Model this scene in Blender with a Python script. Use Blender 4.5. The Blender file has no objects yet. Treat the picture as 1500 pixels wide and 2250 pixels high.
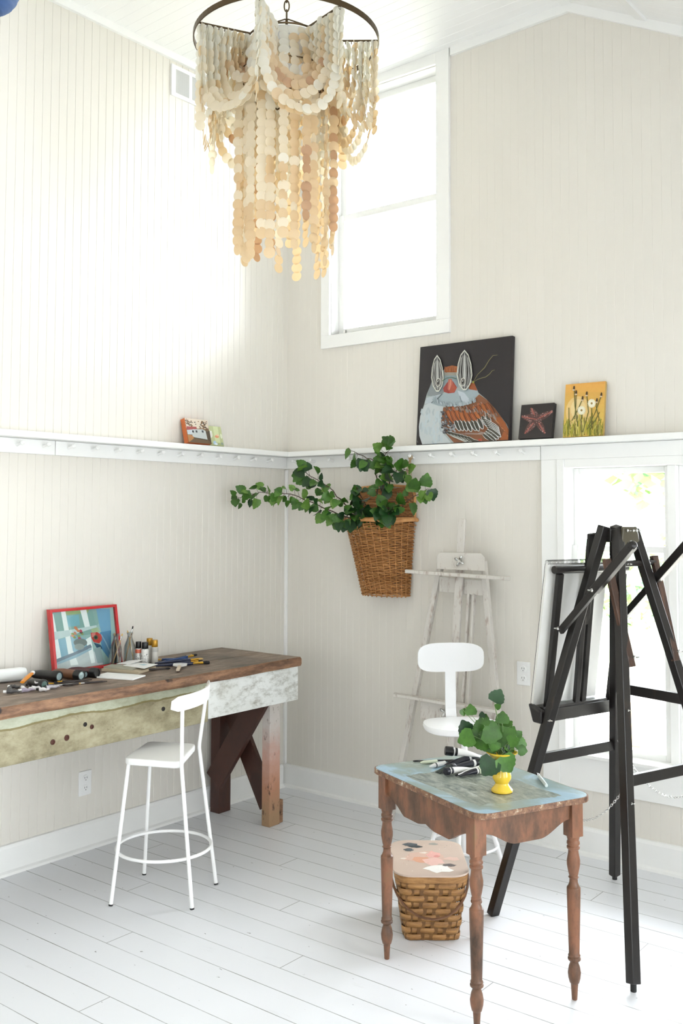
import bpy, bmesh, math, random
import numpy as np
from mathutils import Vector, Matrix, noise

random.seed(7)
PI = math.pi
S = bpy.context.scene
COL = S.collection

# ------------------------------------------------------------------ camera
CAM = Vector((4.07, -4.60, 1.65))
FPX, PITCH, ROLL, YAW = 2159.0, math.radians(3.0), math.radians(0.19), math.radians(38.3)
f0 = Vector((-math.sin(YAW), math.cos(YAW), 0)); r0 = Vector((math.cos(YAW), math.sin(YAW), 0)); u0 = Vector((0, 0, 1))
fw = f0 * math.cos(PITCH) + u0 * math.sin(PITCH)
up1 = -f0 * math.sin(PITCH) + u0 * math.cos(PITCH)
rt = r0 * math.cos(ROLL) + up1 * math.sin(ROLL)
up2 = up1 * math.cos(ROLL) - r0 * math.sin(ROLL)
cd = bpy.data.cameras.new('camera'); cam = bpy.data.objects.new('camera', cd); COL.objects.link(cam)
m = Matrix((rt, up2, -fw)).transposed().to_4x4(); m.translation = CAM
cam.matrix_world = m
cd.sensor_fit = 'VERTICAL'; cd.sensor_height = 36.0; cd.lens = FPX * 36.0 / 2250.0; cd.shift_y = -0.0458
cd.clip_start = 0.05; cd.clip_end = 200
S.camera = cam

# ------------------------------------------------------------------ light
S.view_settings.view_transform = 'Standard'; S.view_settings.look = 'None'
S.view_settings.gamma = 1.0; S.view_settings.use_curve_mapping = False
S.view_settings.exposure = 1.15
SKY = 3.0; NORTH = 3.2
w = bpy.data.worlds.new('world'); S.world = w; w.use_nodes = True
bg = w.node_tree.nodes['Background']; bg.inputs[0].default_value = (0.95, 0.975, 1.04, 1)
wn = w.node_tree.nodes; wl = w.node_tree.links
wtc = wn.new('ShaderNodeTexCoord'); wsp = wn.new('ShaderNodeSeparateXYZ'); wmr = wn.new('ShaderNodeMapRange')
wl.new(wtc.outputs['Generated'], wsp.inputs[0]); wl.new(wsp.outputs[1], wmr.inputs[0])
wmr.inputs['From Min'].default_value = -0.1; wmr.inputs['From Max'].default_value = 0.35; wmr.inputs['To Min'].default_value = SKY; wmr.inputs['To Max'].default_value = SKY*NORTH
wl.new(wmr.outputs[0], bg.inputs[1])   # bright hazy sky behind the back wall
sl = bpy.data.lights.new('sun', 'SUN'); sl.energy = 4.0; sl.angle = math.radians(4); sl.color = (1, 0.96, 0.9)
so = bpy.data.objects.new('sun', sl); COL.objects.link(so); so.rotation_euler = (math.radians(38), 0, math.radians(150))

def portal(c, sx, sy, rot):
    l = bpy.data.lights.new('window_portal', 'AREA'); l.shape = 'RECTANGLE'; l.size = sx; l.size_y = sy
    l.cycles.is_portal = True
    o = bpy.data.objects.new('window_portal', l); COL.objects.link(o); o.location = c; o.rotation_euler = rot

# ------------------------------------------------------------------ helpers
MW = {}
def props(o, label=None, cat=None, group=None, kind=None):
    if label: o['label'] = label
    if cat: o['category'] = cat
    if group: o['group'] = group
    if kind: o['kind'] = kind
    return o
def thing(name, label, cat, loc=(0, 0, 0), rz=0.0, group=None):
    o = bpy.data.objects.new(name, None); COL.objects.link(o)
    o.empty_display_size = 0.1
    o.location = loc; o.rotation_euler = (0, 0, rz)
    MW[o] = Matrix.Translation(Vector(loc)) @ Matrix.Rotation(rz, 4, 'Z')
    return props(o, label, cat, group)
def basis(d, up=(0, 0, 1)):
    d = Vector(d).normalized(); u = Vector(up)
    x = d.cross(u)
    if x.length < 1e-4: x = d.cross(Vector((1, 0, 0)))
    x.normalize(); y = x.cross(d).normalized()
    return x, y, d
class MB:
    """collects shapes; build() links them as one mesh object"""
    def __init__(s): s.bm = bmesh.new(); s.mi = 0
    def _f(s, vs):
        try:
            f = s.bm.faces.new(vs); f.material_index = s.mi; return f
        except ValueError: return None
    def poly(s, pts): return s._f([s.bm.verts.new(p) for p in pts])
    def box(s, a, b):
        x0, y0, z0 = a; x1, y1, z1 = b
        return s.hexa([(x0,y0,z0),(x1,y0,z0),(x1,y1,z0),(x0,y1,z0)], [(x0,y0,z1),(x1,y0,z1),(x1,y1,z1),(x0,y1,z1)])
    def hexa(s, lo, hi):
        l = [s.bm.verts.new(p) for p in lo]; h = [s.bm.verts.new(p) for p in hi]
        n = len(l)
        s._f(l[::-1]); s._f(h)
        for i in range(n): s._f([l[i], l[(i+1) % n], h[(i+1) % n], h[i]])
        return s
    def bar(s, p0, p1, w, t, up=(0, 0, 1), w1=None, t1=None):
        """rectangular bar; w across (perpendicular to up), t along up"""
        p0 = Vector(p0); p1 = Vector(p1); x, y, d = basis(p1 - p0, up)
        w1 = w1 or w; t1 = t1 or t
        q = lambda p, w, t: [p - x*w/2 - y*t/2, p + x*w/2 - y*t/2, p + x*w/2 + y*t/2, p - x*w/2 + y*t/2]
        return s.hexa(q(p0, w, t), q(p1, w1, t1))
    def tube(s, path, r, seg=8, closed=False, caps=True, flat=1.0, up=(0, 0, 1)):
        P = [Vector(p) for p in path]; n = len(P); rings = []
        R = r if isinstance(r, (list, tuple)) else [r] * n
        prev = None
        for i in range(n):
            if closed: d = P[(i+1) % n] - P[i-1]
            else: d = P[min(i+1, n-1)] - P[max(i-1, 0)]
            d.normalize()
            if prev is None: x, y, _ = basis(d, up)
            else:
                x = prev - d * prev.dot(d)
                if x.length < 1e-6: x, _, _ = basis(d, up)
                x.normalize(); y = x.cross(d)
            prev = x
            rings.append([s.bm.verts.new(P[i] + (x*math.cos(2*PI*k/seg) + y*math.sin(2*PI*k/seg)*flat) * R[i]) for k in range(seg)])
        m = n if closed else n - 1
        for i in range(m):
            a = rings[i]; b = rings[(i+1) % n]
            for k in range(seg): s._f([a[k], b[k], b[(k+1) % seg], a[(k+1) % seg]])
        if caps and not closed: s._f(rings[0]); s._f(rings[-1][::-1])
        return s
    def cyl(s, p0, p1, r0, r1=None, seg=16): return s.tube([p0, p1], [r0, r0 if r1 is None else r1], seg)
    def lathe(s, prof, c=(0, 0, 0), seg=24, axis=None, sx=1.0, sy=1.0):
        c = Vector(c)
        if axis is None: X, Y, D = Vector((1,0,0)), Vector((0,1,0)), Vector((0,0,1))
        else: X, Y, D = basis(axis)
        rings = []
        for r, z in prof:
            if r < 1e-6: rings.append([s.bm.verts.new(c + D*z)])
            else: rings.append([s.bm.verts.new(c + D*z + X*r*math.cos(2*PI*k/seg)*sx + Y*r*math.sin(2*PI*k/seg)*sy) for k in range(seg)])
        for a, b in zip(rings, rings[1:]):
            for k in range(seg):
                k2 = (k+1) % seg
                if len(a) == 1 and len(b) == 1: continue
                if len(a) == 1: s._f([a[0], b[k2], b[k]])
                elif len(b) == 1: s._f([a[k], a[k2], b[0]])
                else: s._f([a[k], a[k2], b[k2], b[k]])
        if len(rings[0]) > 1: s._f(rings[0][::-1])
        if len(rings[-1]) > 1: s._f(rings[-1])
        return s
    def prism(s, pts, d):
        """polygon extruded along vector d"""
        d = Vector(d); return s.hexa([Vector(p) for p in pts], [Vector(p) + d for p in pts])
    def torus(s, c, R, r, n=(0, 0, 1), seg=40, sub=8, sx=1.0, sy=1.0):
        x, y, _ = basis(n, (0, 1, 0.01)); c = Vector(c)
        return s.tube([c + x*math.cos(2*PI*k/seg)*R*sx + y*math.sin(2*PI*k/seg)*R*sy for k in range(seg)], r, sub, closed=True)
    def build(s, name, mat, parent=None, world=True, smooth=False, bevel=0, sub=0, flip=True):
        bm = s.bm
        if parent is not None and world: bmesh.ops.transform(bm, matrix=MW[parent].inverted(), verts=bm.verts)
        if flip: bmesh.ops.recalc_face_normals(bm, faces=bm.faces)
        me = bpy.data.meshes.new(name); bm.to_mesh(me); bm.free()
        o = bpy.data.objects.new(name, me); COL.objects.link(o)
        for mm in (mat if isinstance(mat, (list, tuple)) else [mat]): me.materials.append(mm)
        if smooth: 
            me.polygons.foreach_set('use_smooth', [True]*len(me.polygons))
            try: me.set_sharp_from_angle(angle=math.radians(38))
            except Exception: pass
        if parent is not None: o.parent = parent; MW[o] = MW[parent]
        else: MW[o] = Matrix.Identity(4)
        if bevel:
            b = o.modifiers.new('bevel', 'BEVEL'); b.width = bevel; b.segments = 2; b.limit_method = 'ANGLE'; b.angle_limit = math.radians(40)
            b.harden_normals = False
        if sub:
            q = o.modifiers.new('subdivision', 'SUBSURF'); q.levels = sub; q.render_levels = sub
        return o
def struct(o, label=None):
    o['kind'] = 'structure'
    if label: o['label'] = label
    return o

# ------------------------------------------------------------------ materials
def srgb(h):
    if isinstance(h, str):
        h = h.lstrip('#'); c = [int(h[i:i+2], 16)/255 for i in (0, 2, 4)]
    else: c = h
    return tuple((v/12.92 if v <= 0.04045 else ((v+0.055)/1.055)**2.4) for v in c)
class NT:
    def __init__(s, name):
        s.m = bpy.data.materials.new(name); s.m.use_nodes = True; s.t = s.m.node_tree; s.n = s.t.nodes
        s.b = s.n['Principled BSDF']
    def add(s, t, **k):
        nd = s.n.new(t)
        for a, v in k.items():
            if a.startswith('i_'): nd.inputs[a[2:].replace('_', ' ')].default_value = v
            else: setattr(nd, a, v)
        return nd
    def l(s, a, b): s.t.links.new(a, b)
    def coord(s, scale=(1, 1, 1), kind='Object', rot=(0, 0, 0)):
        tc = s.add('ShaderNodeTexCoord'); mp = s.add('ShaderNodeMapping'); mp.inputs['Scale'].default_value = scale; mp.inputs['Rotation'].default_value = rot
        s.l(tc.outputs[kind], mp.inputs['Vector']); return mp.outputs[0]
    def noise(s, co, scale, detail=4, rough=0.55, dist=0):
        n = s.add('ShaderNodeTexNoise'); s.l(co, n.inputs['Vector']); n.inputs['Scale'].default_value = scale
        n.inputs['Detail'].default_value = detail; n.inputs['Roughness'].default_value = rough; n.inputs['Distortion'].default_value = dist
        return n.outputs['Fac']
    def ramp(s, f, stops):
        r = s.add('ShaderNodeValToRGB'); s.l(f, r.inputs[0]); e = r.color_ramp.elements
        while len(e) < len(stops): e.new(0.5)
        for x, (p, c) in zip(e, stops):
            x.position = p; x.color = (*srgb(c), 1) if not isinstance(c, (int, float)) else (c, c, c, 1)
        return r.outputs[0]
    def mix(s, f, a, b, mode='MIX'):
        x = s.add('ShaderNodeMix', data_type='RGBA', blend_type=mode)
        for sock, v in ((x.inputs[0], f), (x.inputs[6], a), (x.inputs[7], b)):
            if isinstance(v, (int, float)): sock.default_value = v
            elif isinstance(v, (tuple, str)): sock.default_value = (*srgb(v), 1)
            else: s.l(v, sock)
        return x.outputs[2]
    def math(s, op, a, b=None, clamp=False):
        x = s.add('ShaderNodeMath', operation=op); x.use_clamp = clamp
        for i, v in enumerate((a, b)):
            if v is None: continue
            if isinstance(v, (int, float)): x.inputs[i].default_value = v
            else: s.l(v, x.inputs[i])
        return x.outputs[0]
    def bump(s, h, strength=0.3, dist=0.002):
        b = s.add('ShaderNodeBump'); b.inputs['Strength'].default_value = strength; b.inputs['Distance'].default_value = dist
        s.l(h, b.inputs['Height']); s.l(b.outputs[0], s.b.inputs['Normal'])
    def color(s, c):
        if isinstance(c, (str, tuple)): s.b.inputs['Base Color'].default_value = (*srgb(c), 1)
        else: s.l(c, s.b.inputs['Base Color'])
        return s
    def rough(s, r, spec=None, metal=None):
        if isinstance(r, (int, float)): s.b.inputs['Roughness'].default_value = r
        else: s.l(r, s.b.inputs['Roughness'])
        if spec is not None: s.b.inputs['Specular IOR Level'].default_value = spec
        if metal is not None: s.b.inputs['Metallic'].default_value = metal
        return s
def plain(name, c, r=0.5, spec=0.5, metal=0, var=0.06, scale=12):
    t = NT(name); co = t.coord(); n = t.noise(co, scale, 3)
    dark = tuple(v * (1 - var) for v in (srgb(c)))
    x = t.add('ShaderNodeMix', data_type='RGBA'); t.l(n, x.inputs[0]); x.inputs[6].default_value = (*dark, 1); x.inputs[7].default_value = (*srgb(c), 1)
    t.color(x.outputs[2]).rough(r, spec, metal); return t.m

def worn(name, base, under, amt=0.55, scale=(6, 6, 6), nscale=6, dirt=None, r=0.5, sharp=0.04, bump=0.3):
    """paint of colour base worn through to under"""
    t = NT(name); co = t.coord(scale); n = t.noise(co, nscale, 8, 0.7)
    f = t.ramp(n, [(amt, 0.0), (amt + sharp, 1.0)])
    c = t.mix(f, base, under)
    if dirt:
        n2 = t.noise(t.coord(), 5, 6, 0.65); c = t.mix(t.ramp(n2, [(0.45, 0.0), (0.75, 0.8)]), c, dirt)
    t.color(c).rough(r); t.bump(n, bump); return t.m

M = {}
t = NT('wall_paint'); co = t.coord(); n = t.noise(co, 1.2, 2)
t.color(t.mix(n, '#e4dfd5', '#e7e3da')).rough(0.42, 0.4); M['wall'] = t.m
M['trim'] = plain('trim_paint', '#f8f8f5', 0.35, 0.5, var=0.03)
M['ceiling'] = plain('ceiling_paint', '#fbfbf9', 0.55, 0.3, var=0.02)
# floor boards run along x
t = NT('floor_paint'); tc = t.add('ShaderNodeTexCoord'); sep = t.add('ShaderNodeSeparateXYZ'); t.l(tc.outputs['Object'], sep.inputs[0])
yy = t.math('DIVIDE', t.math('ADD', sep.outputs[1], 20.053), 0.131)
fr = t.math('FRACT', yy); row = t.math('FLOOR', yy)
ed = t.math('ABSOLUTE', t.math('SUBTRACT', fr, 0.5))
gap = t.math('GREATER_THAN', ed, 0.487)
cmb = t.add('ShaderNodeCombineXYZ'); t.l(sep.outputs[0], cmb.inputs[0]); t.l(t.math('MULTIPLY', row, 7.31), cmb.inputs[1])
gn = t.noise(cmb.outputs[0], 2.2, 5, 0.7)
gapm = t.math('MULTIPLY', gap, t.ramp(gn, [(0.34, 0.1), (0.6, 1.0)]))
# board ends
xo = t.math('ADD', t.math('DIVIDE', sep.outputs[0], 2.7), t.math('FRACT', t.math('MULTIPLY', row, 0.377)))
ee = t.math('LESS_THAN', t.math('FRACT', t.math('ADD', xo, 10)), 0.0012)
gapm = t.math('MAXIMUM', gapm, t.math('MULTIPLY', ee, 0.7))
co = t.coord((1, 4, 1)); scuff = t.ramp(t.noise(co, 3.5, 10, 0.75), [(0.60, 0.0), (0.72, 1.0)])
speck = t.ramp(t.noise(t.coord((1, 1.6, 1)), 30, 2, 0.5), [(0.74, 0.0), (0.77, 1.0)])
tone = t.noise(cmb.outputs[0], 0.7, 2)
c = t.mix(tone, '#e6e8eb', '#edeef1')
c = t.mix(t.math('MULTIPLY', scuff, 0.22), c, '#a9a79f')
c = t.mix(t.math('MULTIPLY', speck, 0.75), c, '#4a4640')
c = t.mix(gapm, c, '#5b5851')
t.color(c).rough(0.38, 0.45); t.bump(t.math('SUBTRACT', 1.0, gapm), 0.5, 0.003); M['floor'] = t.m

t = NT('window_glass'); t.n.remove(t.b)
g = t.add('ShaderNodeBsdfGlossy'); g.inputs['Roughness'].default_value = 0.02
tr = t.add('ShaderNodeBsdfTransparent'); tr.inputs[0].default_value = (0.97, 0.985, 0.975, 1)
mx = t.add('ShaderNodeMixShader'); fr = t.add('ShaderNodeFresnel'); fr.inputs[0].default_value = 1.3
t.l(fr.outputs[0], mx.inputs[0]); t.l(tr.outputs[0], mx.inputs[1]); t.l(g.outputs[0], mx.inputs[2]); t.l(mx.outputs[0], t.n['Material Output'].inputs[0]); M['pane'] = t.m
t = NT('clear_bottle_glass'); t.n.remove(t.b)
g = t.add('ShaderNodeBsdfGlossy'); g.inputs['Roughness'].default_value = 0.03
tr = t.add('ShaderNodeBsdfTransparent'); tr.inputs[0].default_value = (0.86, 0.88, 0.88, 1)
mx = t.add('ShaderNodeMixShader'); fr = t.add('ShaderNodeLayerWeight'); fr.inputs[0].default_value = 0.35
t.l(fr.outputs['Facing'], mx.inputs[0]); t.l(tr.outputs[0], mx.inputs[1]); t.l(g.outputs[0], mx.inputs[2]); t.l(mx.outputs[0], t.n['Material Output'].inputs[0]); M['glass'] = t.m

M['dark_wood'] = worn('dark_stained_wood', '#191513', '#3a2b22', 0.6, (6, 6, 1.2), 5, None, 0.32, 0.2, 0.15)
M['lit_slat'] = worn('lit_brown_stain', '#3f2a20', '#6e4d3a', 0.5, (6, 6, 1.2), 5, None, 0.35, 0.25, 0.15)  # lit copy of the dark wood: light on the slats painted as brown
M['metal'] = plain('nickel_hardware', '#c9c9c6', 0.25, 0.5, 1.0)
M['bronze'] = plain('bronze_metal', '#5a4a35', 0.4, 0.5, 0.9)
M['black'] = plain('black_plastic', '#141414', 0.3)
M['rubber'] = plain('black_rubber', '#1a1a1a', 0.6)
M['white_metal'] = plain('white_enamel', '#fcfcfb', 0.3, 0.5, var=0.02)
M['white_stool'] = plain('white_lacquer', '#f9f9f9', 0.3, 0.5, var=0.01)
M['washed'] = worn('whitewashed_wood', '#d6d1c9', '#8d6d5c', 0.53, (5, 5, 1.6), 7, None, 0.6, 0.2, 0.4)
M['plate'] = plain('white_plastic_plate', '#f2f2f0', 0.3, var=0.01)
M['slot'] = plain('outlet_slot_dark', '#3a3a38', 0.6)
# bench
t = NT('bench_top_wood'); co = t.coord((9, 1.6, 9)); n = t.noise(co, 4, 9, 0.72); n2 = t.noise(t.coord(), 2.2, 5, 0.6)
c = t.ramp(n, [(0.28, '#43352b'), (0.46, '#7d6a5a'), (0.62, '#a28e7c'), (0.8, '#b9a896')])
c = t.mix(t.ramp(n2, [(0.42, 0.0), (0.62, 0.75)]), c, '#4b4540'); k = t.ramp(t.noise(t.coord((1, .6, 1)), 14, 3), [(0.68, 0.0), (0.74, 1.0)])
c = t.mix(k, c, '#1d1410'); t.color(c).rough(0.5, 0.4); t.bump(n, 0.6, 0.004); M['bench_top'] = t.m
t = NT('bench_edge_wood'); co = t.coord((4, 1.2, 6)); n = t.noise(co, 5, 9, 0.72)
c = t.ramp(n, [(0.3, '#3f2c21'), (0.48, '#7d5b43'), (0.65, '#a47c5d'), (0.8, '#bc9878')])
k = t.ramp(t.noise(t.coord((1, 1, 1)), 11, 2), [(0.66, 0.0), (0.72, 1.0)]); c = t.mix(k, c, '#24160f'); t.color(c).rough(0.6); t.bump(n, 0.8, 0.004); M['bench_edge'] = t.m
t = NT('peeling_green_beam'); co = t.coord((1, .55, 1)); sp = t.add('ShaderNodeSeparateXYZ'); tc = t.add('ShaderNodeTexCoord'); t.l(tc.outputs['Object'], sp.inputs[0])
n = t.noise(co, 9, 9, 0.7); wv = t.noise(t.coord((0, 1, 0)), 3.2, 3, 0.5)
lvl = t.math('SUBTRACT', t.math('ADD', sp.outputs[2], t.math('MULTIPLY', t.math('SUBTRACT', n, 0.5), 0.02)), t.math('ADD', 0.79, t.math('MULTIPLY', wv, 0.05)))
c = t.ramp(n, [(0.3, '#5f573f'), (0.43, '#857c60'), (0.56, '#a0987b'), (0.75, '#b3ac94')])
c2 = t.ramp(n, [(0.35, '#8f8f76'), (0.6, '#b0b39e')])
c = t.mix(t.math('GREATER_THAN', lvl, 0.0), c, c2)
band = t.math('LESS_THAN', t.math('ABSOLUTE', t.math('ADD', lvl, 0.003)), 0.0045)
c = t.mix(t.math('MULTIPLY', band, 0.8), c, '#6f6334')
k = t.ramp(t.noise(t.coord((1, 1, 1)), 13, 5, 0.8), [(0.62, 0.0), (0.74, 0.8)]); c = t.mix(k, c, '#5e5336')
t.color(c).rough(0.65); t.bump(n, 0.6, 0.004); M['beam_green'] = t.m
t = NT('flaking_white_beam'); n = t.noise(t.coord((1, .6, 1.3)), 14, 10, 0.75); n3 = t.noise(t.coord(), 2.6, 4)
c = t.ramp(n, [(0.3, '#8b8577'), (0.42, '#c3c3bc'), (0.52, '#e6e8e4'), (0.75, '#f1f2ef')])
c = t.mix(t.ramp(n3, [(0.45, 0.0), (0.7, 0.45)]), c, '#bdbcae'); t.color(c).rough(0.55); t.bump(n, 0.8, 0.004); M['beam_white'] = t.m
M['brown_leg'] = worn('red_brown_leg', '#4a2b21', '#7a5644', 0.6, (3, 3, 1), 5, '#33211b', 0.5, 0.2)
t = NT('peeling_pink_leg'); sp = t.add('ShaderNodeSeparateXYZ'); tc = t.add('ShaderNodeTexCoord'); t.l(tc.outputs['Object'], sp.inputs[0])
n = t.noise(t.coord(), 18, 8, 0.75); h = t.math('ADD', sp.outputs[2], t.math('MULTIPLY', t.math('SUBTRACT', n, 0.5), 0.25))
c = t.ramp(t.math('MULTIPLY', h, 1.35), [(0.08, '#a68665'), (0.28, '#b98568'), (0.5, '#c79f90'), (0.72, '#d3cbc4')])
k = t.ramp(t.noise(t.coord((1,1,.5)), 22, 5, 0.7), [(0.58, 0.0), (0.66, 0.9)]); c = t.mix(k, c, '#5a4034'); t.color(c).rough(0.6); t.bump(n, 0.5); M['pink_leg'] = t.m
# side table
t = NT('worn_terracotta_paint'); n = t.noise(t.coord((2.2, 2.2, 0.9)), 5, 9, 0.68); n2 = t.noise(t.coord((1, 1, .5)), 16, 6, 0.75)
c = t.ramp(n, [(0.32, '#3c2a1d'), (0.46, '#644632'), (0.6, '#87593f'), (0.78, '#75613f')])
c = t.mix(t.ramp(n2, [(0.60, 0.0), (0.7, 0.8)]), c, '#3d2a20'); t.color(c).rough(0.42); t.bump(n2, 0.3); M['terracotta'] = t.m
t = NT('painterly_blue_grey_top'); co = t.coord((1, 1, 1), rot=(0, 0, 0.4)); n = t.noise(co, 4.0, 4, 0.55, 1.2); n2 = t.noise(t.coord((1, 2.6, 1), rot=(0, 0, 0.3)), 11, 9, 0.75, 0.8); n3 = t.noise(t.coord(), 2.0, 2)
c = t.ramp(n, [(0.3, '#8fb2c4'), (0.42, '#a9c4d4'), (0.5, '#93a9ab'), (0.62, '#8e998c'), (0.75, '#b6c2bf')])
sp = t.add('ShaderNodeSeparateXYZ'); tc = t.add('ShaderNodeTexCoord'); t.l(tc.outputs['Object'], sp.inputs[0])
dx = t.math('ABSOLUTE', t.math('ADD', sp.outputs[0], -0.06)); dy = t.math('ABSOLUTE', t.math('ADD', sp.outputs[1], 0.03))
blob = t.math('LESS_THAN', t.math('ADD', t.math('MAXIMUM', t.math('MULTIPLY', dx, 0.9), t.math('MULTIPLY', dy, 1.25)), t.math('MULTIPLY', t.math('SUBTRACT', n, 0.5), 0.12)), 0.20)
c3 = t.ramp(n2, [(0.34, '#4c524b'), (0.46, '#7f8578'), (0.58, '#a3a798'), (0.7, '#c8cdc8')])
c = t.mix(t.math('MULTIPLY', blob, 0.9), c, c3)
c = t.mix(t.ramp(n2, [(0.60, 0.0), (0.72, 0.55)]), c, '#e3e9ea'); t.color(c).rough(0.3, 0.5); t.bump(n2, 0.25); M['table_top'] = t.m
t = NT('chipped_table_edge'); n = t.noise(t.coord(), 40, 6, 0.8)
c = t.ramp(n, [(0.35, '#4a3022'), (0.5, '#7d5a44'), (0.58, '#8d6a4c'), (0.66, '#d8d2c0')]); t.color(c).rough(0.5); t.bump(n, 0.6); M['table_edge'] = t.m
# woven
def streak(name, cols, sc=(1, 1, 1), ns=14, r=0.5):
    t = NT(name); n = t.noise(t.coord(sc), ns, 6, 0.7); c = t.ramp(n, [(0.32, cols[0]), (0.5, cols[1]), (0.7, cols[2])])
    t.color(c).rough(r, 0.4); t.bump(n, 0.2); return t.m
M['wicker'] = streak('honey_wicker', ('#7a4a22', '#b07a45', '#cf9a62'), (1, 1, 14), 7)
M['wicker_rim'] = streak('pale_wicker_rim', ('#b37a45', '#cf965c', '#dcab74'), (1, 1, 1), 20)
M['splint'] = streak('oak_splint', ('#74502c', '#9c7142', '#ba8d56'), (1, 1, 6), 12, 0.45)
M['splint_dark'] = streak('dark_oak_splint', ('#523719', '#6f4c28', '#8a6236'), (1, 1, 6), 12, 0.5)  # uprights darker than the woven bands, for contrast
M['handle_wood'] = streak('dark_bent_handle', ('#4f3626', '#6d4c36', '#86624a'), (1, 1, 1), 12)
M['leaf'] = streak('green_leaf', ('#284812', '#3a621d', '#4f7d2b'), (1, 1, 1), 9, 0.42)
M['leaf2'] = streak('young_green_leaf', ('#41651f', '#5c8233', '#84a055'), (1, 1, 1), 9, 0.45)
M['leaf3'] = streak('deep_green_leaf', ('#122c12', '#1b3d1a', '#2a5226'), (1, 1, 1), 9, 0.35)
M['twig'] = plain('brown_twig', '#4b372b', 0.6)
M['twig_green'] = plain('green_stem', '#6a8550', 0.5)
M['yellow'] = plain('yellow_glaze', '#e8c43e', 0.12, 0.6, var=0.06)
M['bark'] = plain('pale_grey_bark', '#c9c3b4', .8)
M['raffia'] = plain('tan_raffia', '#c2a67e', 0.7)
# shells
def shell(name, a, b):
    t = NT(name); n = t.noise(t.coord(), 9, 3, 0.6); c = t.mix(n, a, b); t.color(c).rough(0.28, 0.5)
    t.n.remove(t.b)
    d = t.add('ShaderNodeBsdfDiffuse'); l = t.add('ShaderNodeBsdfTranslucent'); g = t.add('ShaderNodeBsdfGlossy'); g.inputs['Roughness'].default_value = 0.25
    m1 = t.add('ShaderNodeMixShader'); m1.inputs[0].default_value = 0.68; m2 = t.add('ShaderNodeMixShader'); m2.inputs[0].default_value = 0.07
    t.l(c, d.inputs[0]); t.l(c, l.inputs[0]); t.l(d.outputs[0], m1.inputs[1]); t.l(l.outputs[0], m1.inputs[2])
    t.l(m1.outputs[0], m2.inputs[1]); t.l(g.outputs[0], m2.inputs[2]); t.l(m2.outputs[0], t.n['Material Output'].inputs[0]); return t.m
M['sh1'] = shell('cream_capiz', '#f6eedb', '#fbf6ea'); M['sh2'] = shell('honey_capiz', '#efdcba', '#f5e8cf')
M['sh3'] = shell('tan_capiz', '#d9b894', '#e6cdad'); M['sh4'] = shell('pearl_capiz', '#f7f5ec', '#fcfbf5')
M['shade'] = shell('white_inner_shade', '#f0f0f2', '#fbfbfd')
# art pigments are one vertex colour attribute: paint colour, plus reflections in the framed picture
t = NT('artist_paint'); a = t.add('ShaderNodeVertexColor'); a.layer_name = 'pigment'; n = t.noise(t.coord(), 60, 4, 0.7)
t.color(t.mix(t.math('MULTIPLY', n, 0.25), a.outputs[0], (0.2, 0.2, 0.2), 'SOFT_LIGHT')).rough(0.45, 0.4); t.bump(n, 0.1); M['paint'] = t.m
# ------------------------------------------------------------------ room shell
PITCHB = 0.0478
def zt(x): return 4.23 + 0.07*min(x, 1.92)/1.92 - (0.53*(x-1.92) if x > 1.92 else 0)
def bead_wall(name, axis, s0, s1, top, holes, gd, gdep=0.0022):
    """beadboard skin with real V grooves; gd = groove direction away from the room"""
    pts = set([s0, s1]); prof = {}
    n0 = int(math.floor(s0/PITCHB)) - 1; n1 = int(math.ceil(s1/PITCHB)) + 1
    dep = [(0.0, 0.0), (0.0020, 0.0024), (0.0040, 0.0)]
    br = []
    for i in range(n0, n1+1):
        for ds, dd in dep: br.append((i*PITCHB + ds, dd))
    for h in holes: br += [(h[0], None), (h[1], None)]
    br += [(s0, None), (s1, None)]; br.sort(key=lambda q: q[0])
    def depth(s):
        u = s - math.floor(s/PITCHB)*PITCHB
        if u < 0.002: return gdep*u/0.002
        if u < 0.004: return gdep*(0.004-u)/0.002
        return 0.0
    S_ = sorted(set(round(q[0], 5) for q in br if s0 <= q[0] <= s1))
    mb = MB()
    P = (lambda s, z: (gd*depth(s), s, z)) if axis == 'x' else (lambda s, z: (s, gd*depth(s), z))
    for a, b in zip(S_, S_[1:]):
        mid = (a+b)/2; cuts = [0.0]
        for h in sorted([h for h in holes if h[0] < mid < h[1]], key=lambda h: h[2]): cuts += [h[2], h[3]]
        for k in range(0, len(cuts), 2):
            z0 = cuts[k]
            if k+1 < len(cuts): za = zb = cuts[k+1]
            else: za, zb = top(a), top(b)
            mb.poly([P(a, z0), P(b, z0), P(b, zb), P(a, za)])
    return struct(mb.build(name, M['wall'], flip=False))
W1 = (0.353, 1.118, 2.748, 4.205); W2 = (1.885, 2.97, 0.49, 1.90)
bead_wall('wall_left', 'x', -7.2, 0.0, lambda s: 4.24, [], -1)
bead_wall('wall_back', 'y', 0.0, 5.3, zt, [W1, W2], 1, 0.0009)
mb = MB(); mb.box((-0.15, -7.3, -0.2), (5.45, 0.13, 0.0)); struct(mb.build('floor', M['floor']))
# ceiling boards with fine grooves parallel to the back wall
mb = MB(); g = 0.0
y = 0.0; ys = []
while y > -7.2: ys += [y, y-0.062, y-0.0645]; y -= 0.067
for a, b, dz0, dz1 in [(ys[i], ys[i+1], [0, 0, .0014][i % 3], [0, .0014, 0][i % 3]) for i in range(len(ys)-1)]:
    for xa, xb in ((0, 1.92), (1.92, 5.3)):
        mb.poly([(xa, a, zt(xa)+dz0), (xb, a, zt(xb)+dz0), (xb, b, zt(xb)+dz1), (xa, b, zt(xa)+dz1)])
struct(mb.build('ceiling', M['ceiling'], flip=False))
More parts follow.
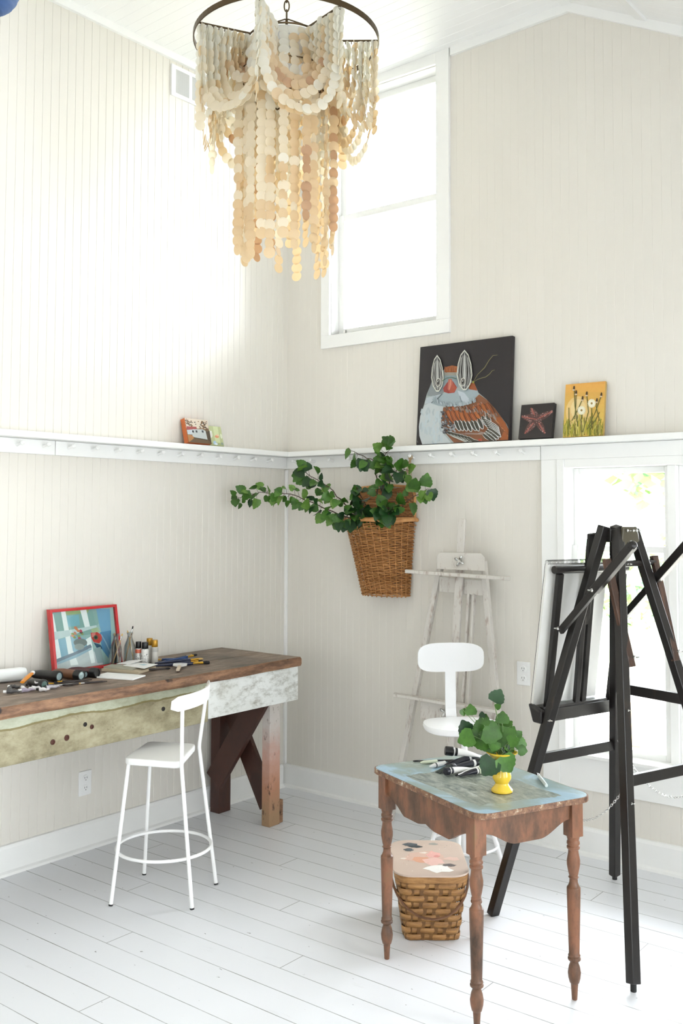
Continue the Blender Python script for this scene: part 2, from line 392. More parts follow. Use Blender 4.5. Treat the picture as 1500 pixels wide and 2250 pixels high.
# unseen roof slab added so no daylight leaks in
mb = MB(); mb.hexa([(-.15, -7.3, 4.30), (1.92, -7.3, 4.36), (1.92, .13, 4.36), (-.15, .13, 4.30)], [(-.15, -7.3, 4.5), (1.92, -7.3, 4.5), (1.92, .13, 4.5), (-.15, .13, 4.5)])
mb.hexa([(1.92, -7.3, 4.36), (5.45, -7.3, zt(5.45)+.06), (5.45, .13, zt(5.45)+.06), (1.92, .13, 4.36)], [(1.92, -7.3, 4.5), (5.45, -7.3, zt(5.45)+.2), (5.45, .13, zt(5.45)+.2), (1.92, .13, 4.5)])
struct(mb.build('roof_slab', M['ceiling']))
# outer wall bodies behind the beadboard
mb = MB()
def wallbody(mb, x0, x1, z0, z1, holes, mk):
    xs = sorted(set([x0, x1] + [v for h in holes for v in h[:2]]))
    for a, b in zip(xs, xs[1:]):
        c = [z0]
        for h in sorted([h for h in holes if h[0] < (a+b)/2 < h[1]], key=lambda h: h[2]): c += [h[2], h[3]]
        c.append(z1)
        for k in range(0, len(c), 2): mk(a, b, c[k], c[k+1])
wallbody(mb, -.13, 5.45, 0, 4.3, [W1, W2], lambda a, b, z0, z1: mb.box((a, .006, z0), (b, .13, z1)))
struct(mb.build('wall_back_outer', M['trim']))
mb = MB(); mb.box((-.13, -7.3, 0), (-.006, .006, 4.3)); struct(mb.build('wall_left_outer', M['trim']))
RW = [(-2.15, -0.75, .45, 2.25), (-4.0, -2.6, .45, 2.25), (-5.9, -4.5, .45, 2.25)]
mb = MB(); wallbody(mb, -7.3, 0.0, 0, 2.52, RW, lambda a, b, z0, z1: mb.box((5.3, a, z0), (5.45, b, z1)))
struct(mb.build('wall_right', M['wall']))
FW = [(0.5, 1.3, .9, 2.2), (3.2, 4.6, .0, 2.4)]
mb = MB(); wallbody(mb, 0, 5.3, 0, 4.3, FW, lambda a, b, z0, z1: mb.box((a, -7.3, z0), (b, -7.2, z1)) if z1 > z0 else None)
struct(mb.build('wall_front', M['wall']))
portal(((W1[0]+W1[1])/2, .16, (W1[2]+W1[3])/2), W1[1]-W1[0], W1[3]-W1[2], (-PI/2, 0, 0))
portal(((W2[0]+W2[1])/2, .16, (W2[2]+W2[3])/2), W2[1]-W2[0], W2[3]-W2[2], (-PI/2, 0, 0))
for h in RW: portal((5.5, (h[0]+h[1])/2, (h[2]+h[3])/2), h[3]-h[2], h[1]-h[0], (0, PI/2, 0))
for h in FW: portal(((h[0]+h[1])/2, -7.35, (h[2]+h[3])/2), h[1]-h[0], h[3]-h[2], (PI/2, 0, 0))

# skirting with quarter round
def skirt(name, a, b, n):
    a = Vector(a); b = Vector(b); n = Vector(n); mb = MB()
    pr = [(0, 0), (.032, 0), (.030, .012), (.018, .020), (.018, .120), (.012, .134), (0, .136)]
    mb.hexa([a + n*d + Vector((0, 0, z)) for d, z in pr], [b + n*d + Vector((0, 0, z)) for d, z in pr])
    struct(mb.build(name, M['trim']))
skirt('baseboard_left', (0, -7.2, 0), (0, -.0325, 0), (1, 0, 0))
skirt('baseboard_back', (0, 0, 0), (5.3, 0, 0), (0, -1, 0))
mb = MB(); mb.box((0.0, -.018, .137), (.018, 0, 1.94)); struct(mb.build('trim_1', M['trim'], bevel=.003))
# ceiling edge trims
mb = MB(); mb.hexa([(0, 0, 4.19), (0, -.02, 4.19), (0, -.02, 4.232), (0, 0, 4.232)], [(.27, 0, 4.20), (.27, -.02, 4.20), (.27, -.02, 4.243), (.27, 0, 4.243)])
mb.hexa([(1.215, 0, 4.228), (1.215, -.02, 4.228), (1.215, -.02, zt(1.215)), (1.215, 0, zt(1.215))], [(1.92, 0, 4.25), (1.92, -.02, 4.25), (1.92, -.02, 4.305), (1.92, 0, 4.305)])
mb.hexa([(1.92, 0, 4.25), (1.92, -.02, 4.25), (1.92, -.02, 4.30), (1.92, 0, 4.30)], [(5.3, 0, zt(5.3)-.05), (5.3, -.02, zt(5.3)-.05), (5.3, -.02, zt(5.3)), (5.3, 0, zt(5.3))])
struct(mb.build('trim_2', M['trim']))
mb = MB(); mb.box((0, -7.2, 4.19), (.02, 0, 4.235)); struct(mb.build('trim_3', M['trim']))
mb = MB(); mb.box((1.895, -7.2, 4.285), (1.945, -.02, 4.305)); struct(mb.build('trim_4', M['trim']))
mb = MB(); mb.bar((2.31, -7.2, zt(2.31)-.004), (2.31, -.02, zt(2.31)-.004), .06, .02, up=(.53, 0, 1)); struct(mb.build('trim_5', M['trim']))

# ---- upper window
def sash(mb, x0, x1, z0, z1, y, w=.038, t=.03):
    mb.box((x0, y, z0), (x0+w, y+t, z1)); mb.box((x1-w, y, z0), (x1, y+t, z1))
    mb.box((x0+w, y, z0), (x1-w, y+t, z0+w*1.2)); mb.box((x0+w, y, z1-w), (x1-w, y+t, z1))
mb = MB(); x0, x1, z0, z1 = W1
mb.box((.288, -.02, 2.668), (1.205, 0.002, 2.745)); mb.box((.288, -.02, 2.745), (.352, .002, 4.29)); mb.box((1.119, -.02, 2.745), (1.205, .002, 4.29)); mb.box((.352, -.02, 4.207), (1.119, .002, 4.27))
mb.box((x0-.002, 0, z0-.02), (x1+.002, .13, z0)); 
w1 = struct(mb.build('window_1', M['trim'], bevel=.002), 'tall upper window high on the back wall behind the shell chandelier')
mb = MB(); sash(mb, x0, x1, z0, 3.50, .075); sash(mb, x0, x1, 3.465, z1, .1); mb.box((x0+.038, .1, 3.2), (x0+.04, .1, 3.2)) if False else None
mb.build('window_sash', M['trim'], w1, bevel=.002)
mb = MB(); mb.box((x0+.03, .088, z0+.03), (x1-.03, .092, 3.47)); mb.build('pane', M['pane'], w1)
mb = MB(); mb.box((x0+.03, .113, 3.49), (x1-.03, .117, z1-.03)); mb.build('pane', M['pane'], w1)
mb = MB(); mb.box((x0+.045, .06, z0), (x0+.062, .075, z0+.035)); mb.build('window_latch', M['metal'], w1)
# ---- lower window
x0, x1, z0, z1 = W2; mb = MB()
mb.box((1.756, -.022, .137), (1.846, .002, 1.942)); mb.box((1.846, -.03, .49), (1.884, .03, 1.942)); mb.box((1.846, -.014, .315), (3.1, .002, .485))
mb.box((1.756, -.024, 1.942), (3.1, .002, 2.014)); mb.box((1.884, -.022, 1.90), (3.1, .002, 1.942)); mb.box((2.97, -.022, .137), (3.1, .002, 1.90))
mb.box((1.85, -.05, .478), (3.1, .07, .494))
w2 = struct(mb.build('window_2', M['trim'], bevel=.002), 'large bright lower window behind the dark easel')
mb = MB()
for a, b in ((x0, 2.385), (2.425, x1)): sash(mb, a, b, z0, 1.51, .06, .03); sash(mb, a, b, 1.475, z1, .085, .03)
mb.box((2.385, .04, z0), (2.425, .12, z1))
mb.build('window_sash', M['trim'], w2, bevel=.002)
for a, b in ((x0, 2.385), (2.425, x1)):
    mb = MB(); mb.box((a+.025, .073, z0+.025), (b-.025, .077, 1.48)); mb.build('pane', M['pane'], w2)
    mb = MB(); mb.box((a+.025, .098, 1.50), (b-.025, .102, z1-.025)); mb.build('pane', M['pane'], w2)
# ---- windows that light the room from the right and from behind
for i, h in enumerate(RW):
    mb = MB(); a, b, c, d = h
    mb.box((5.28, a-.08, c-.08), (5.3, a, d+.08)); mb.box((5.28, b, c-.08), (5.3, b+.08, d+.08)); mb.box((5.28, a, d), (5.3, b, d+.08)); mb.box((5.28, a, c-.08), (5.3, b, c))
    for k in range(4): yv = a + (b-a)*k/3; mb.box((5.36, yv-.02, c), (5.39, yv+.02, d))
    for k in range(3): zv = c + (d-c)*k/2; mb.box((5.361, a, zv-.02), (5.389, b, zv+.02))
    o = struct(mb.build('window_%d' % (i+3), M['trim']))
    mb = MB(); mb.box((5.373, a, c), (5.377, b, d)); mb.build('pane', M['pane'], o)
mb = MB(); a, b, c, d = FW[0]
for k in range(4): xv = a + (b-a)*k/3; mb.box((xv-.02, -7.25, c), (xv+.02, -7.22, d))
for k in range(4): zv = c + (d-c)*k/3; mb.box((a, -7.249, zv-.02), (b, -7.221, zv+.02))
o = struct(mb.build('window_6', M['trim'])); mb = MB(); mb.box((a, -7.237, c), (b, -7.233, d)); mb.build('pane', M['pane'], o)
mb = MB(); a, b, c, d = FW[1]
for xv in (a+.03, (a+b)/2, b-.03): mb.box((xv-.05, -7.25, c), (xv+.05, -7.22, d))
mb.box((a, -7.249, c), (b, -7.221, .2)); mb.box((a, -7.249, d-.08), (b, -7.221, d))
o = struct(mb.build('door_1', M['trim'])); mb = MB(); mb.box((a, -7.237, .2), (b, -7.233, d)); mb.build('pane', M['pane'], o)

# ------------------------------------------------------------------ peg rail and picture ledge
def peg(mb, p, n):
    p = Vector(p); n = Vector(n).normalized(); d = (n + Vector((0, 0, .22))).normalized()
    mb.lathe([(.0, 0), (.0085, .001), (.006, .006), (.0055, .030), (.008, .036), (.0115, .041), (.0115, .046), (.007, .051), (0, .052)], p, 12, axis=d)
r1 = thing('peg_rail', 'white painted peg rail along the left wall, under the ledge', 'peg rail', (0, -3.6, 1.945))
mb = MB(); mb.box((0, -1.716, 1.944), (.020, -.021, 2.014)); mb.box((0, -4.4, 1.944), (.020, -1.719, 2.014)); mb.build('board', M['trim'], r1, bevel=.002)
for k in range(26):
    mb = MB(); peg(mb, (.020, -.20-.1442*k, 1.982), (1, 0, 0)); mb.build('peg', M['trim'], r1, smooth=True)
r2 = thing('peg_rail', 'short white painted peg rail on the back wall above the hanging basket', 'peg rail', (0.9, 0, 1.945))
mb = MB(); mb.box((.0, -.020, 1.944), (.872, 0, 2.014)); mb.box((.875, -.020, 1.944), (1.752, 0, 2.014)); mb.build('board', M['trim'], r2, bevel=.002)
for xv in (.10, .245, .39, .535, .68, .825, .97, 1.105, 1.24, 1.375, 1.515, 1.66):
    mb = MB(); peg(mb, (xv, -.020, 1.982), (0, -1, 0)); mb.build('peg', M['trim'], r2, smooth=True)
mb = MB(); mb.hexa([(0, -4.4, 2.015), (.1, -4.4, 2.015), (.1, -.1, 2.015), (0, 0, 2.015)], [(0, -4.4, 2.044), (.1, -4.4, 2.044), (.1, -.1, 2.044), (0, 0, 2.044)])
props(mb.build('picture_ledge', M['trim'], bevel=.002), 'narrow white picture ledge along the left wall holding the trailer painting', 'shelf')
mb = MB(); mb.hexa([(0, 0, 2.015), (.1, -.1, 2.015), (3.1, -.1, 2.015), (3.1, 0, 2.015)], [(0, 0, 2.044), (.1, -.1, 2.044), (3.1, -.1, 2.044), (3.1, 0, 2.044)])
props(mb.build('picture_ledge', M['trim'], bevel=.002), 'narrow white picture ledge on the back wall holding the bird painting', 'shelf')

# vent
v = thing('wall_vent', 'white louvered air vent high on the left wall beside the chandelier', 'vent', (0, -.83, 4.08))
mb = MB()
y0, y1, za, zb = -.993, -.60, 3.99, 4.168
mb.box((0, y0, za), (.010, y1, za+.022)); mb.box((0, y0, zb-.022), (.010, y1, zb)); mb.box((0, y0, za+.022), (.010, y0+.03, zb-.022)); mb.box((0, y1-.03, za+.022), (.010, y1, zb-.022)); mb.box((0, -.862, za+.022), (.010, -.840, zb-.022))
mb.build('frame', M['plate'], v)
for ya, yb in ((-.963, -.862), (-.840, -.63)):
    mb = MB()
    n = 14 if yb < -.7 else 28
    for k in range(n): yy_ = ya + (yb-ya)*(k+.5)/n; mb.bar((.006, yy_, za+.02), (.006, yy_, zb-.02), .0012, .007, up=(1, .55, 0))
    for k in range(5): zz = za + .03 + k*.028; mb.box((.001, ya, zz), (.003, yb, zz+.002))
    mb.build('louver', M['plate'], v)
mb = MB(); mb.box((.0004, y0+.02, za+.015), (.0015, y1-.02, zb-.015)); mb.build('duct_shade_sheet', plain('duct_shadow_grey', '#8f8f93', .7), v)  # grey sheet paints the shade inside the duct

def outlet(label, p, n):
    """duplex outlet; n = room direction"""
    o = thing('power_outlet', label, 'outlet', p); p = Vector(p); n = Vector(n); s = Vector((0, 0, 1)).cross(n)
    bx = lambda mb, a, b, c, d, t0, t1: mb.hexa([p + s*a + n*t0 + Vector((0, 0, c)), p + s*b + n*t0 + Vector((0, 0, c)), p + s*b + n*t0 + Vector((0, 0, d)), p + s*a + n*t0 + Vector((0, 0, d))], [p + s*a + n*t1 + Vector((0, 0, c)), p + s*b + n*t1 + Vector((0, 0, c)), p + s*b + n*t1 + Vector((0, 0, d)), p + s*a + n*t1 + Vector((0, 0, d))])
    mb = MB(); bx(mb, -.038, .038, -.06, .06, 0, .007); mb.build('plate', M['plate'], o, bevel=.003)
    for zc in (.024, -.024):
        mb = MB(); mb.lathe([(.017, 0), (.017, .0095), (.0155, .0105), (0, .0105)], p + Vector((0, 0, zc)), 20, axis=n); r_ = mb.build('receptacle', M['plate'], o)
        mb = MB(); bx(mb, -.0075, -.0055, zc-.001, zc+.008, .0105, .0112); bx(mb, .0055, .0075, zc-.001, zc+.008, .0105, .0112); mb.cyl(p + n*.0105 + Vector((0, 0, zc-.008)), p + n*.0112 + Vector((0, 0, zc-.008)), .0024, seg=8); mb.build('slots', M['slot'], r_)
outlet('white electrical outlet low on the left wall under the workbench', (0, -1.497, .325), (1, 0, 0))
outlet('white electrical outlet on the back wall between the white easel and the window', (1.64, 0, .845), (0, -1, 0))

# ------------------------------------------------------------------ paintings
def homog(src):
    A_ = []; B_ = []
    for (x, y), (u, v_) in zip(src, ((0, 1), (1, 1), (1, 0), (0, 0))):   # TL TR BR BL
        A_.append([x, y, 1, 0, 0, 0, -u*x, -u*y]); B_.append(u); A_.append([0, 0, 0, x, y, 1, -v_*x, -v_*y]); B_.append(v_)
    h = np.linalg.solve(np.array(A_, float), np.array(B_, float)); 
    def f(x, y):
        d = h[6]*x + h[7]*y + 1; return ((h[0]*x+h[1]*y+h[2])/d, (h[3]*x+h[4]*y+h[5])/d)
    return f
class Art:
    """brushwork laid stroke over stroke on a canvas; sketch coordinates map to the canvas face"""
    def __init__(s, O, U, V, N, corners=None):
        s.O, s.U, s.V, s.N = Vector(O), Vector(U), Vector(V), Vector(N).normalized()
        s.h = homog(corners) if corners else (lambda x, y: (x, y)); s.k = 0; s.bm = bmesh.new(); s.cols = []
    def p(s, x, y):
        u, v_ = s.h(x, y); u = min(max(u, .003), .997); v_ = min(max(v_, .003), .997)
        return s.O + s.U*u + s.V*v_ + s.N*(0.0004 + s.k*1.6e-5)
    def poly(s, pts, c, jit=0.0):
        s.k += 1; c = srgb(c)
        jj = 1+random.uniform(-jit, jit); c = tuple(max(0, min(1, q*jj)) for q in c)
        vs = [s.bm.verts.new(s.p(*q)) for q in pts]
        try: f = s.bm.faces.new(vs)
        except ValueError: return
        if f.normal.length == 0: f.normal_update()
        s.cols.append((f, c))
    def stroke(s, pts, w, c, taper=True, jit=0.0):
        n = len(pts); L = []; R = []
        for i, (x, y) in enumerate(pts):
            a = pts[max(i-1, 0)]; b = pts[min(i+1, n-1)]; dx, dy = b[0]-a[0], b[1]-a[1]; l = math.hypot(dx, dy) or 1
            ww = w/2*(math.sin(PI*(i+.6)/(n+.2))**.6 if taper else 1); L.append((x - dy/l*ww, y + dx/l*ww)); R.append((x + dy/l*ww, y - dx/l*ww))
        s.k += 1; jj = 1+random.uniform(-jit, jit); c = tuple(max(0, min(1, q*jj)) for q in srgb(c))
        vl = [s.bm.verts.new(s.p(*q)) for q in L]; vr = [s.bm.verts.new(s.p(*q)) for q in R]
        for i in range(n-1):
            try: s.cols.append((s.bm.faces.new([vl[i], vl[i+1], vr[i+1], vr[i]]), c))
            except ValueError: pass
    def ell(s, cx, cy, rx, ry, c, rot=0, n=20, jit=0.0):
        s.poly([(cx + rx*math.cos(a)*math.cos(rot) - ry*math.sin(a)*math.sin(rot), cy + rx*math.cos(a)*math.sin(rot) + ry*math.sin(a)*math.cos(rot)) for a in [2*PI*i/n for i in range(n)]], c, jit)
    def build(s, name, parent):
        bm = s.bm; cl = bm.loops.layers.float_color.new('pigment')
        for f, c in s.cols:
            f.normal_update()
            if f.normal.dot(s.N) < 0: f.normal_flip()
            for l in f.loops: l[cl] = (*c, 1)
        bmesh.ops.transform(bm, matrix=MW[parent].inverted(), verts=bm.verts)
        bmesh.ops.triangulate(bm, faces=[f for f in bm.faces if len(f.verts) > 4])
        me = bpy.data.meshes.new(name); bm.to_mesh(me); bm.free(); me.materials.append(M['paint'])
        o = bpy.data.objects.new(name, me); COL.objects.link(o); o.parent = parent; return o
def canvas(name, label, a, b, z0, z1, lean, t, side, edge_mat, corners, axis='y', off=.0, cat='painting'):
    """stretched canvas leaning on a wall. a,b along the wall, lean = how far the foot stands out"""
    if axis == 'y': mk = lambda s, d, z: Vector((s, -d, z)); U0 = Vector((1, 0, 0))
    else: mk = lambda s, d, z: Vector((d, s, z)); U0 = Vector((0, 1, 0))
    o = thing(name, label, cat, tuple(mk((a+b)/2, lean, z0)))
    top_d = off; # back of canvas at top
    B0 = mk(a, lean, z0); B1 = mk(b, lean, z0); T0 = mk(a, top_d, z1); T1 = mk(b, top_d, z1)
    N = (B1-B0).cross(T0-B0).normalized()
    if (N.y if axis == 'y' else -N.x) > 0: N = -N
    mb = MB(); mb.hexa([B0, B1, T1, T0], [B0+N*t, B1+N*t, T1+N*t, T0+N*t]); mb.build('stretched_canvas', edge_mat, o, bevel=.0015)
    return o, Art(B0+N*t, B1-B0, T0-B0, N, corners)
# --- finch with sunflower-seed ears
o, A = canvas('bird_painting', 'large square painting of a plump brown and white bird wearing striped sunflower seeds, black background', 1.022, 1.602, 2.046, 2.60, .045, .028, 0, plain('black_canvas_edge', '#262022', .5), [(168, 232), (1370, 72), (1350, 1480), (88, 1548)], off=.002)
A.poly([(168, 232), (1370, 72), (1350, 1480), (88, 1548)], '#2e2a2c')
A.poly([(170, 1540), (135, 1420), (130, 1290), (150, 1150), (205, 990), (240, 860), (290, 740), (330, 640), (440, 560), (500, 490), (580, 470), (680, 490), (760, 560), (850, 680), (890, 740), (930, 830), (1040, 920), (1150, 1040), (1240, 1160), (1310, 1250), (1345, 1330), (1340, 1480)], '#a8b0ae')
A.poly([(170, 1540), (135, 1420), (130, 1290), (150, 1150), (210, 1000), (300, 960), (460, 1020), (500, 1180), (470, 1400), (560, 1520)], '#c3cacb')
for i in range(40):
    x = random.uniform(160, 440); y = random.uniform(1020, 1500); A.stroke([(x, y), (x+random.uniform(-20, 20), y+50), (x+random.uniform(-20, 30), y+90)], 26, '#b9c4c8', jit=.12)
A.poly([(500, 490), (580, 468), (670, 485), (660, 590), (480, 590)], '#a9653c'); A.poly([(478, 560), (660, 560), (660, 650), (470, 660)], '#a09c90')
A.poly([(480, 600), (655, 600), (660, 760), (460, 760)], '#8f9da1')
A.poly([(290, 740), (330, 640), (450, 700), (470, 830), (420, 860), (300, 880), (245, 870)], '#8d9496')
A.poly([(820, 700), (870, 690), (915, 800), (840, 810), (800, 770)], '#a15a38')
A.poly([(780, 780), (910, 800), (930, 840), (880, 900), (780, 960), (660, 1010), (400, 1010), (300, 975), (440, 850), (640, 800)], '#a3b0b5')
A.poly([(240, 900), (430, 850), (300, 970), (215, 985)], '#b8c1c6'); A.stroke([(300, 968), (380, 920), (450, 845)], 16, '#6b7479')
A.poly([(650, 800), (740, 830), (810, 920), (800, 985), (740, 960), (690, 920)], '#bfc8ce'); A.stroke([(680, 870), (700, 940), (740, 990)], 14, '#848e94')
A.poly([(460, 770), (510, 700), (560, 645), (600, 690), (645, 760), (610, 830), (530, 840), (470, 820)], '#9e4740'); A.poly([(530, 650), (575, 645), (590, 700), (540, 810), (520, 780)], '#bb6f5e'); A.poly([(590, 700), (640, 770), (600, 825), (540, 830)], '#b05a43'); A.stroke([(545, 790), (555, 720), (560, 660)], 10, '#dc9c7c')
# wing
A.poly([(460, 1030), (800, 990), (940, 850), (1050, 930), (1150, 1040), (1240, 1160), (1345, 1330), (1340, 1480), (600, 1515), (500, 1400), (430, 1230)], '#8a5a3e')
for i in range(260):
    u = random.random(); v_ = random.random(); x = 480 + u*620 + v_*80; y = 1010 + v_*150 - max(0, u-.45)*260 + u*40
    if y < 900 + (x-900)*.8 and x > 900: continue
    A.stroke([(x, y), (x+18, y+26), (x+30, y+52)], random.uniform(10, 20), random.choice(['#7b5b49', '#98765c', '#ad7e5a', '#6c4d3e', '#a58d7b', '#b6603a']), jit=.15)
for i in range(90):
    x = random.uniform(440, 620); y = random.uniform(1090, 1390); A.ell(x, y, 18, 12, random.choice(['#5d5f62', '#86898c', '#a9acad', '#4a4646']), .6, 8)
def feather(x, y, ang, L_, w_, c, edge=None, shaft=None):
    ca, sa = math.cos(ang), math.sin(ang); f = lambda u_, v_: (x + u_*L_*ca - v_*w_*sa, y + u_*L_*sa + v_*w_*ca)
    sh = [(0, -.3), (.3, -.48), (.7, -.46), (.93, -.26), (1, 0), (.93, .26), (.7, .46), (.3, .48), (0, .3)]
    if edge: A.poly([f(u_*1.06, v_*1.45) for u_, v_ in sh], edge, .05)
    A.poly([f(u_, v_) for u_, v_ in sh], c, .12)
    if shaft: A.stroke([f(.05, 0), f(.5, .06), f(.95, 0)], 4, shaft)
for i in range(10):
    x = 520 + i*58; y = 1075 + random.uniform(-14, 14) - max(0, i-4)*22; feather(x, y, math.radians(62 + random.uniform(-6, 6)), 200, 62, random.choice(['#a3592b', '#ad6230', '#94502a']), '#5e3a28', '#c98a5c')
for i in range(9):
    x = 625 + i*52; y = 1215 + random.uniform(-8, 8) - max(0, i-5)*36; feather(x, y, math.radians(66 + random.uniform(-5, 5)), 150, 44, '#48453c', '#d3d5d3')
for i in range(8):
    feather(1000 + 18*i - max(0, i-4)*40, 1190 + i*30, math.radians(30 + i*1.5), 240 - 8*i, 40, '#4b483e', '#d4d6d4')
for i in range(7):
    feather(520 + i*46, 1370 + i*12, math.radians(24 + i*2), 300, 46, '#46443a', '#bfc1bb')
for i in range(40): A.stroke([(random.uniform(640, 1250), random.uniform(1330, 1400)), (random.uniform(900, 1290), random.uniform(1360, 1440))], 4, '#c4c6c2') if i < 4 else None
A.poly([(1150, 1170), (1240, 1160), (1310, 1250), (1345, 1340), (1340, 1480), (1230, 1480), (1290, 1340)], '#a05b30', .05)
for i in range(16):
    x = 1130 + i*11; y = 1160 + i*13; A.stroke([(x, y), (x+50, y+50), (x+90, y+110)], 9, random.choice(['#c58b58', '#7c4324', '#b8704a']))
A.poly([(935, 1465), (990, 1462), (985, 1492), (945, 1495)], '#b4523f')
for i in range(70):
    t_ = random.random(); x = 620 + t_*560; y = 985 - max(0, t_-.4)*60 + t_*t_*150 + random.uniform(0, 80); A.stroke([(x, y), (x+16, y+24), (x+22, y+44)], 13, random.choice(['#8f8279', '#6f5a4c', '#a3968c', '#9a6a4c']), jit=.1)
for i in range(60):
    t_ = random.random(); A.stroke([(330 + t_*560, 900 + 90*math.sin(PI*t_) + random.uniform(-30, 30))]*1 + [(340 + t_*560, 930 + 80*math.sin(PI*t_) + random.uniform(-20, 20)), (344 + t_*560, 960 + 60*math.sin(PI*t_))], 15, random.choice(['#aab6bb', '#98a5aa', '#b5bfc3']), jit=.05)
for i in range(30):
    x = random.uniform(490, 660); A.stroke([(x, random.uniform(480, 520)), (x+4, random.uniform(540, 570))], 12, random.choice(['#a5633c', '#b06c42', '#8f5535']), jit=.08)
# seeds
def seed(cx, top, bot, w, ex, ey):
    pr = [(0, top), (.5, top+(bot-top)*.12), (.86, top+(bot-top)*.35), (1, top+(bot-top)*.62), (.75, top+(bot-top)*.85), (.2, bot)]
    for sc, c in ((1, '#d2d3c8'), (.86, '#3c3a3a'), (.62, '#8f8f8e'), (.5, '#2f2c2d'), (.16, '#b7b8b6')):
        A.poly([(cx + w*sc*a, y + (20 if sc < 1 else 0)*(1-2*k/5)) for k, (a, y) in enumerate(pr)] + [(cx - w*sc*a, y + (20 if sc < 1 else 0)*(1-2*k/5)) for k, (a, y) in list(enumerate(pr))[::-1][:-1]], c)
    for k in range(7):
        t_ = (k-3)/3.6; A.stroke([(cx + w*t_*.5, top+60+abs(t_)*50), (cx + w*t_*.95, (top+bot)/2), (cx + w*t_*.6, bot-40)], 5, '#c9cac4')
    A.ell(ex, ey, 34, 58, '#cfcfc6', .15); A.ell(ex, ey, 25, 46, '#4b4745', .15); A.ell(ex, ey+2, 17, 34, '#b9b6ae', .15); A.ell(ex, ey+2, 13, 28, '#1c1919', .15); A.ell(ex-4, ey-10, 4, 8, '#e8e8e8')
seed(398, 335, 822, 82, 408, 698); seed(756, 266, 800, 104, 735, 690)
A.stroke([(460, 680), (520, 640), (580, 630), (650, 648)], 8, '#4e6a4c', False)
A.stroke([(872, 690), (930, 590), (1020, 500), (1080, 400), (1130, 340), (1190, 332)], 9, '#7d7650'); A.stroke([(872, 690), (940, 650), (1040, 620), (1090, 580), (1120, 540), (1155, 528)], 9, '#7d7650'); A.ell(872, 692, 14, 18, '#8e8a3c')
A.stroke([(118, 1490), (126, 1520)], 7, '#77777a')
A.build('picture', o)
# --- starfish
o, A = canvas('starfish_painting', 'small dark painting of a pink starfish on the ledge, between two larger paintings', 1.655, 1.842, 2.046, 2.226, .05, .026, 0, plain('black_canvas_side', '#1c191b', .45), [(845, 590), (1055, 572), (1030, 818), (812, 830)], off=.012)
A.poly([(845, 590), (1055, 572), (1030, 818), (812, 830)], '#35302f')
cx, cy = 938, 690
for ax, ay, w_ in ((905, 610, 26), (1042, 632, 22), (990, 790, 22), (858, 792, 24), (845, 672, 28)):
    px_, py_ = -(ay-cy), ax-cx; l = math.hypot(px_, py_); px_ /= l; py_ /= l
    A.poly([(cx+px_*w_, cy+py_*w_), (cx*.45+ax*.55+px_*w_*.95, cy*.45+ay*.55+py_*w_*.95), (ax+px_*7, ay+py_*7), (ax-px_*7, ay-py_*7), (cx*.45+ax*.55-px_*w_*.95, cy*.45+ay*.55-py_*w_*.95), (cx-px_*w_, cy-py_*w_)], '#5d4340')
    for i in range(48):
        t_ = random.random(); ww = w_*(1-.7*t_**1.6); q = random.uniform(-1, 1); A.ell(cx+(ax-cx)*t_+px_*ww*q, cy+(ay-cy)*t_+py_*ww*q, 2.3, 2.3, random.choice(['#c59a94', '#a8766f', '#d9b9b2', '#8b5750']), 0, 6)
    A.stroke([(cx, cy), ((cx+ax)/2, (cy+ay)/2), (ax, ay)], 7, '#b4685c')
A.build('picture', o)
# --- meadow
o, A = canvas('meadow_painting', 'yellow painting of dandelion clocks and grasses, rightmost on the back ledge', 1.90, 2.112, 2.046, 2.317, .05, .018, 0, plain('ochre_canvas_edge', '#c9a558', .5), [(1122, 450), (1410, 424), (1396, 802), (1105, 815)], off=.012)
for i in range(14):
    y0_ = 424 + i*28; c = tuple(int(a + (b-a)*min(1, i/9))/255 for a, b in zip((229, 172, 88), (222, 190, 96))); A.poly([(1100, y0_), (1415, y0_-8), (1415, y0_+30), (1100, y0_+40)], c, .03)
A.ell(1215, 640, 90, 110, '#e9c987'); A.ell(1215, 620, 55, 70, '#efd79d')
for i in range(150):
    x = random.uniform(1105, 1400); h_ = random.uniform(40, 120)*(1.3 if abs(x-1260) < 60 else 1); y = 815 - random.uniform(0, 30); A.stroke([(x, y), (x+random.uniform(-8, 8), y-h_*.5), (x+random.uniform(-22, 22), y-h_)], random.uniform(4, 9), random.choice(['#8a8a2e', '#a5a03a', '#6f7428', '#c2b24a', '#b3a95a', '#7b6a2c', '#d6c874']), jit=.12)
for P_ in ([(1215, 740), (1192, 600), (1186, 480)], [(1190, 690), (1198, 600), (1200, 510)], [(1250, 780), (1290, 640), (1276, 520)], [(1170, 700), (1215, 620), (1250, 540)], [(1290, 740), (1340, 640), (1385, 515)], [(1370, 700), (1345, 600), (1352, 560)], [(1160, 760), (1150, 680), (1148, 610)], [(1310, 760), (1313, 680), (1313, 610)], [(1240, 780), (1238, 700), (1240, 650)], [(1280, 760), (1340, 700), (1370, 640)]):
    A.stroke(P_, 6, '#6c6a34', False)
for x, y in ((1184, 476), (1200, 506), (1276, 514), (1382, 520), (1246, 546), (1350, 560)): A.ell(x, y, 7, 17, '#4c3a24', .1); A.ell(x-2, y+12, 10, 5, '#dcc6a8')
for x, y in ((1240, 628), (1313, 580)):
    A.ell(x, y, 27, 29, '#e9e3c0')
    for k in range(16): a = k*PI/8; A.stroke([(x, y), (x+30*math.cos(a), y+31*math.sin(a))], 4, '#f5f1de', False)
    A.ell(x, y, 8, 8, '#a98f55')
A.build('picture', o)
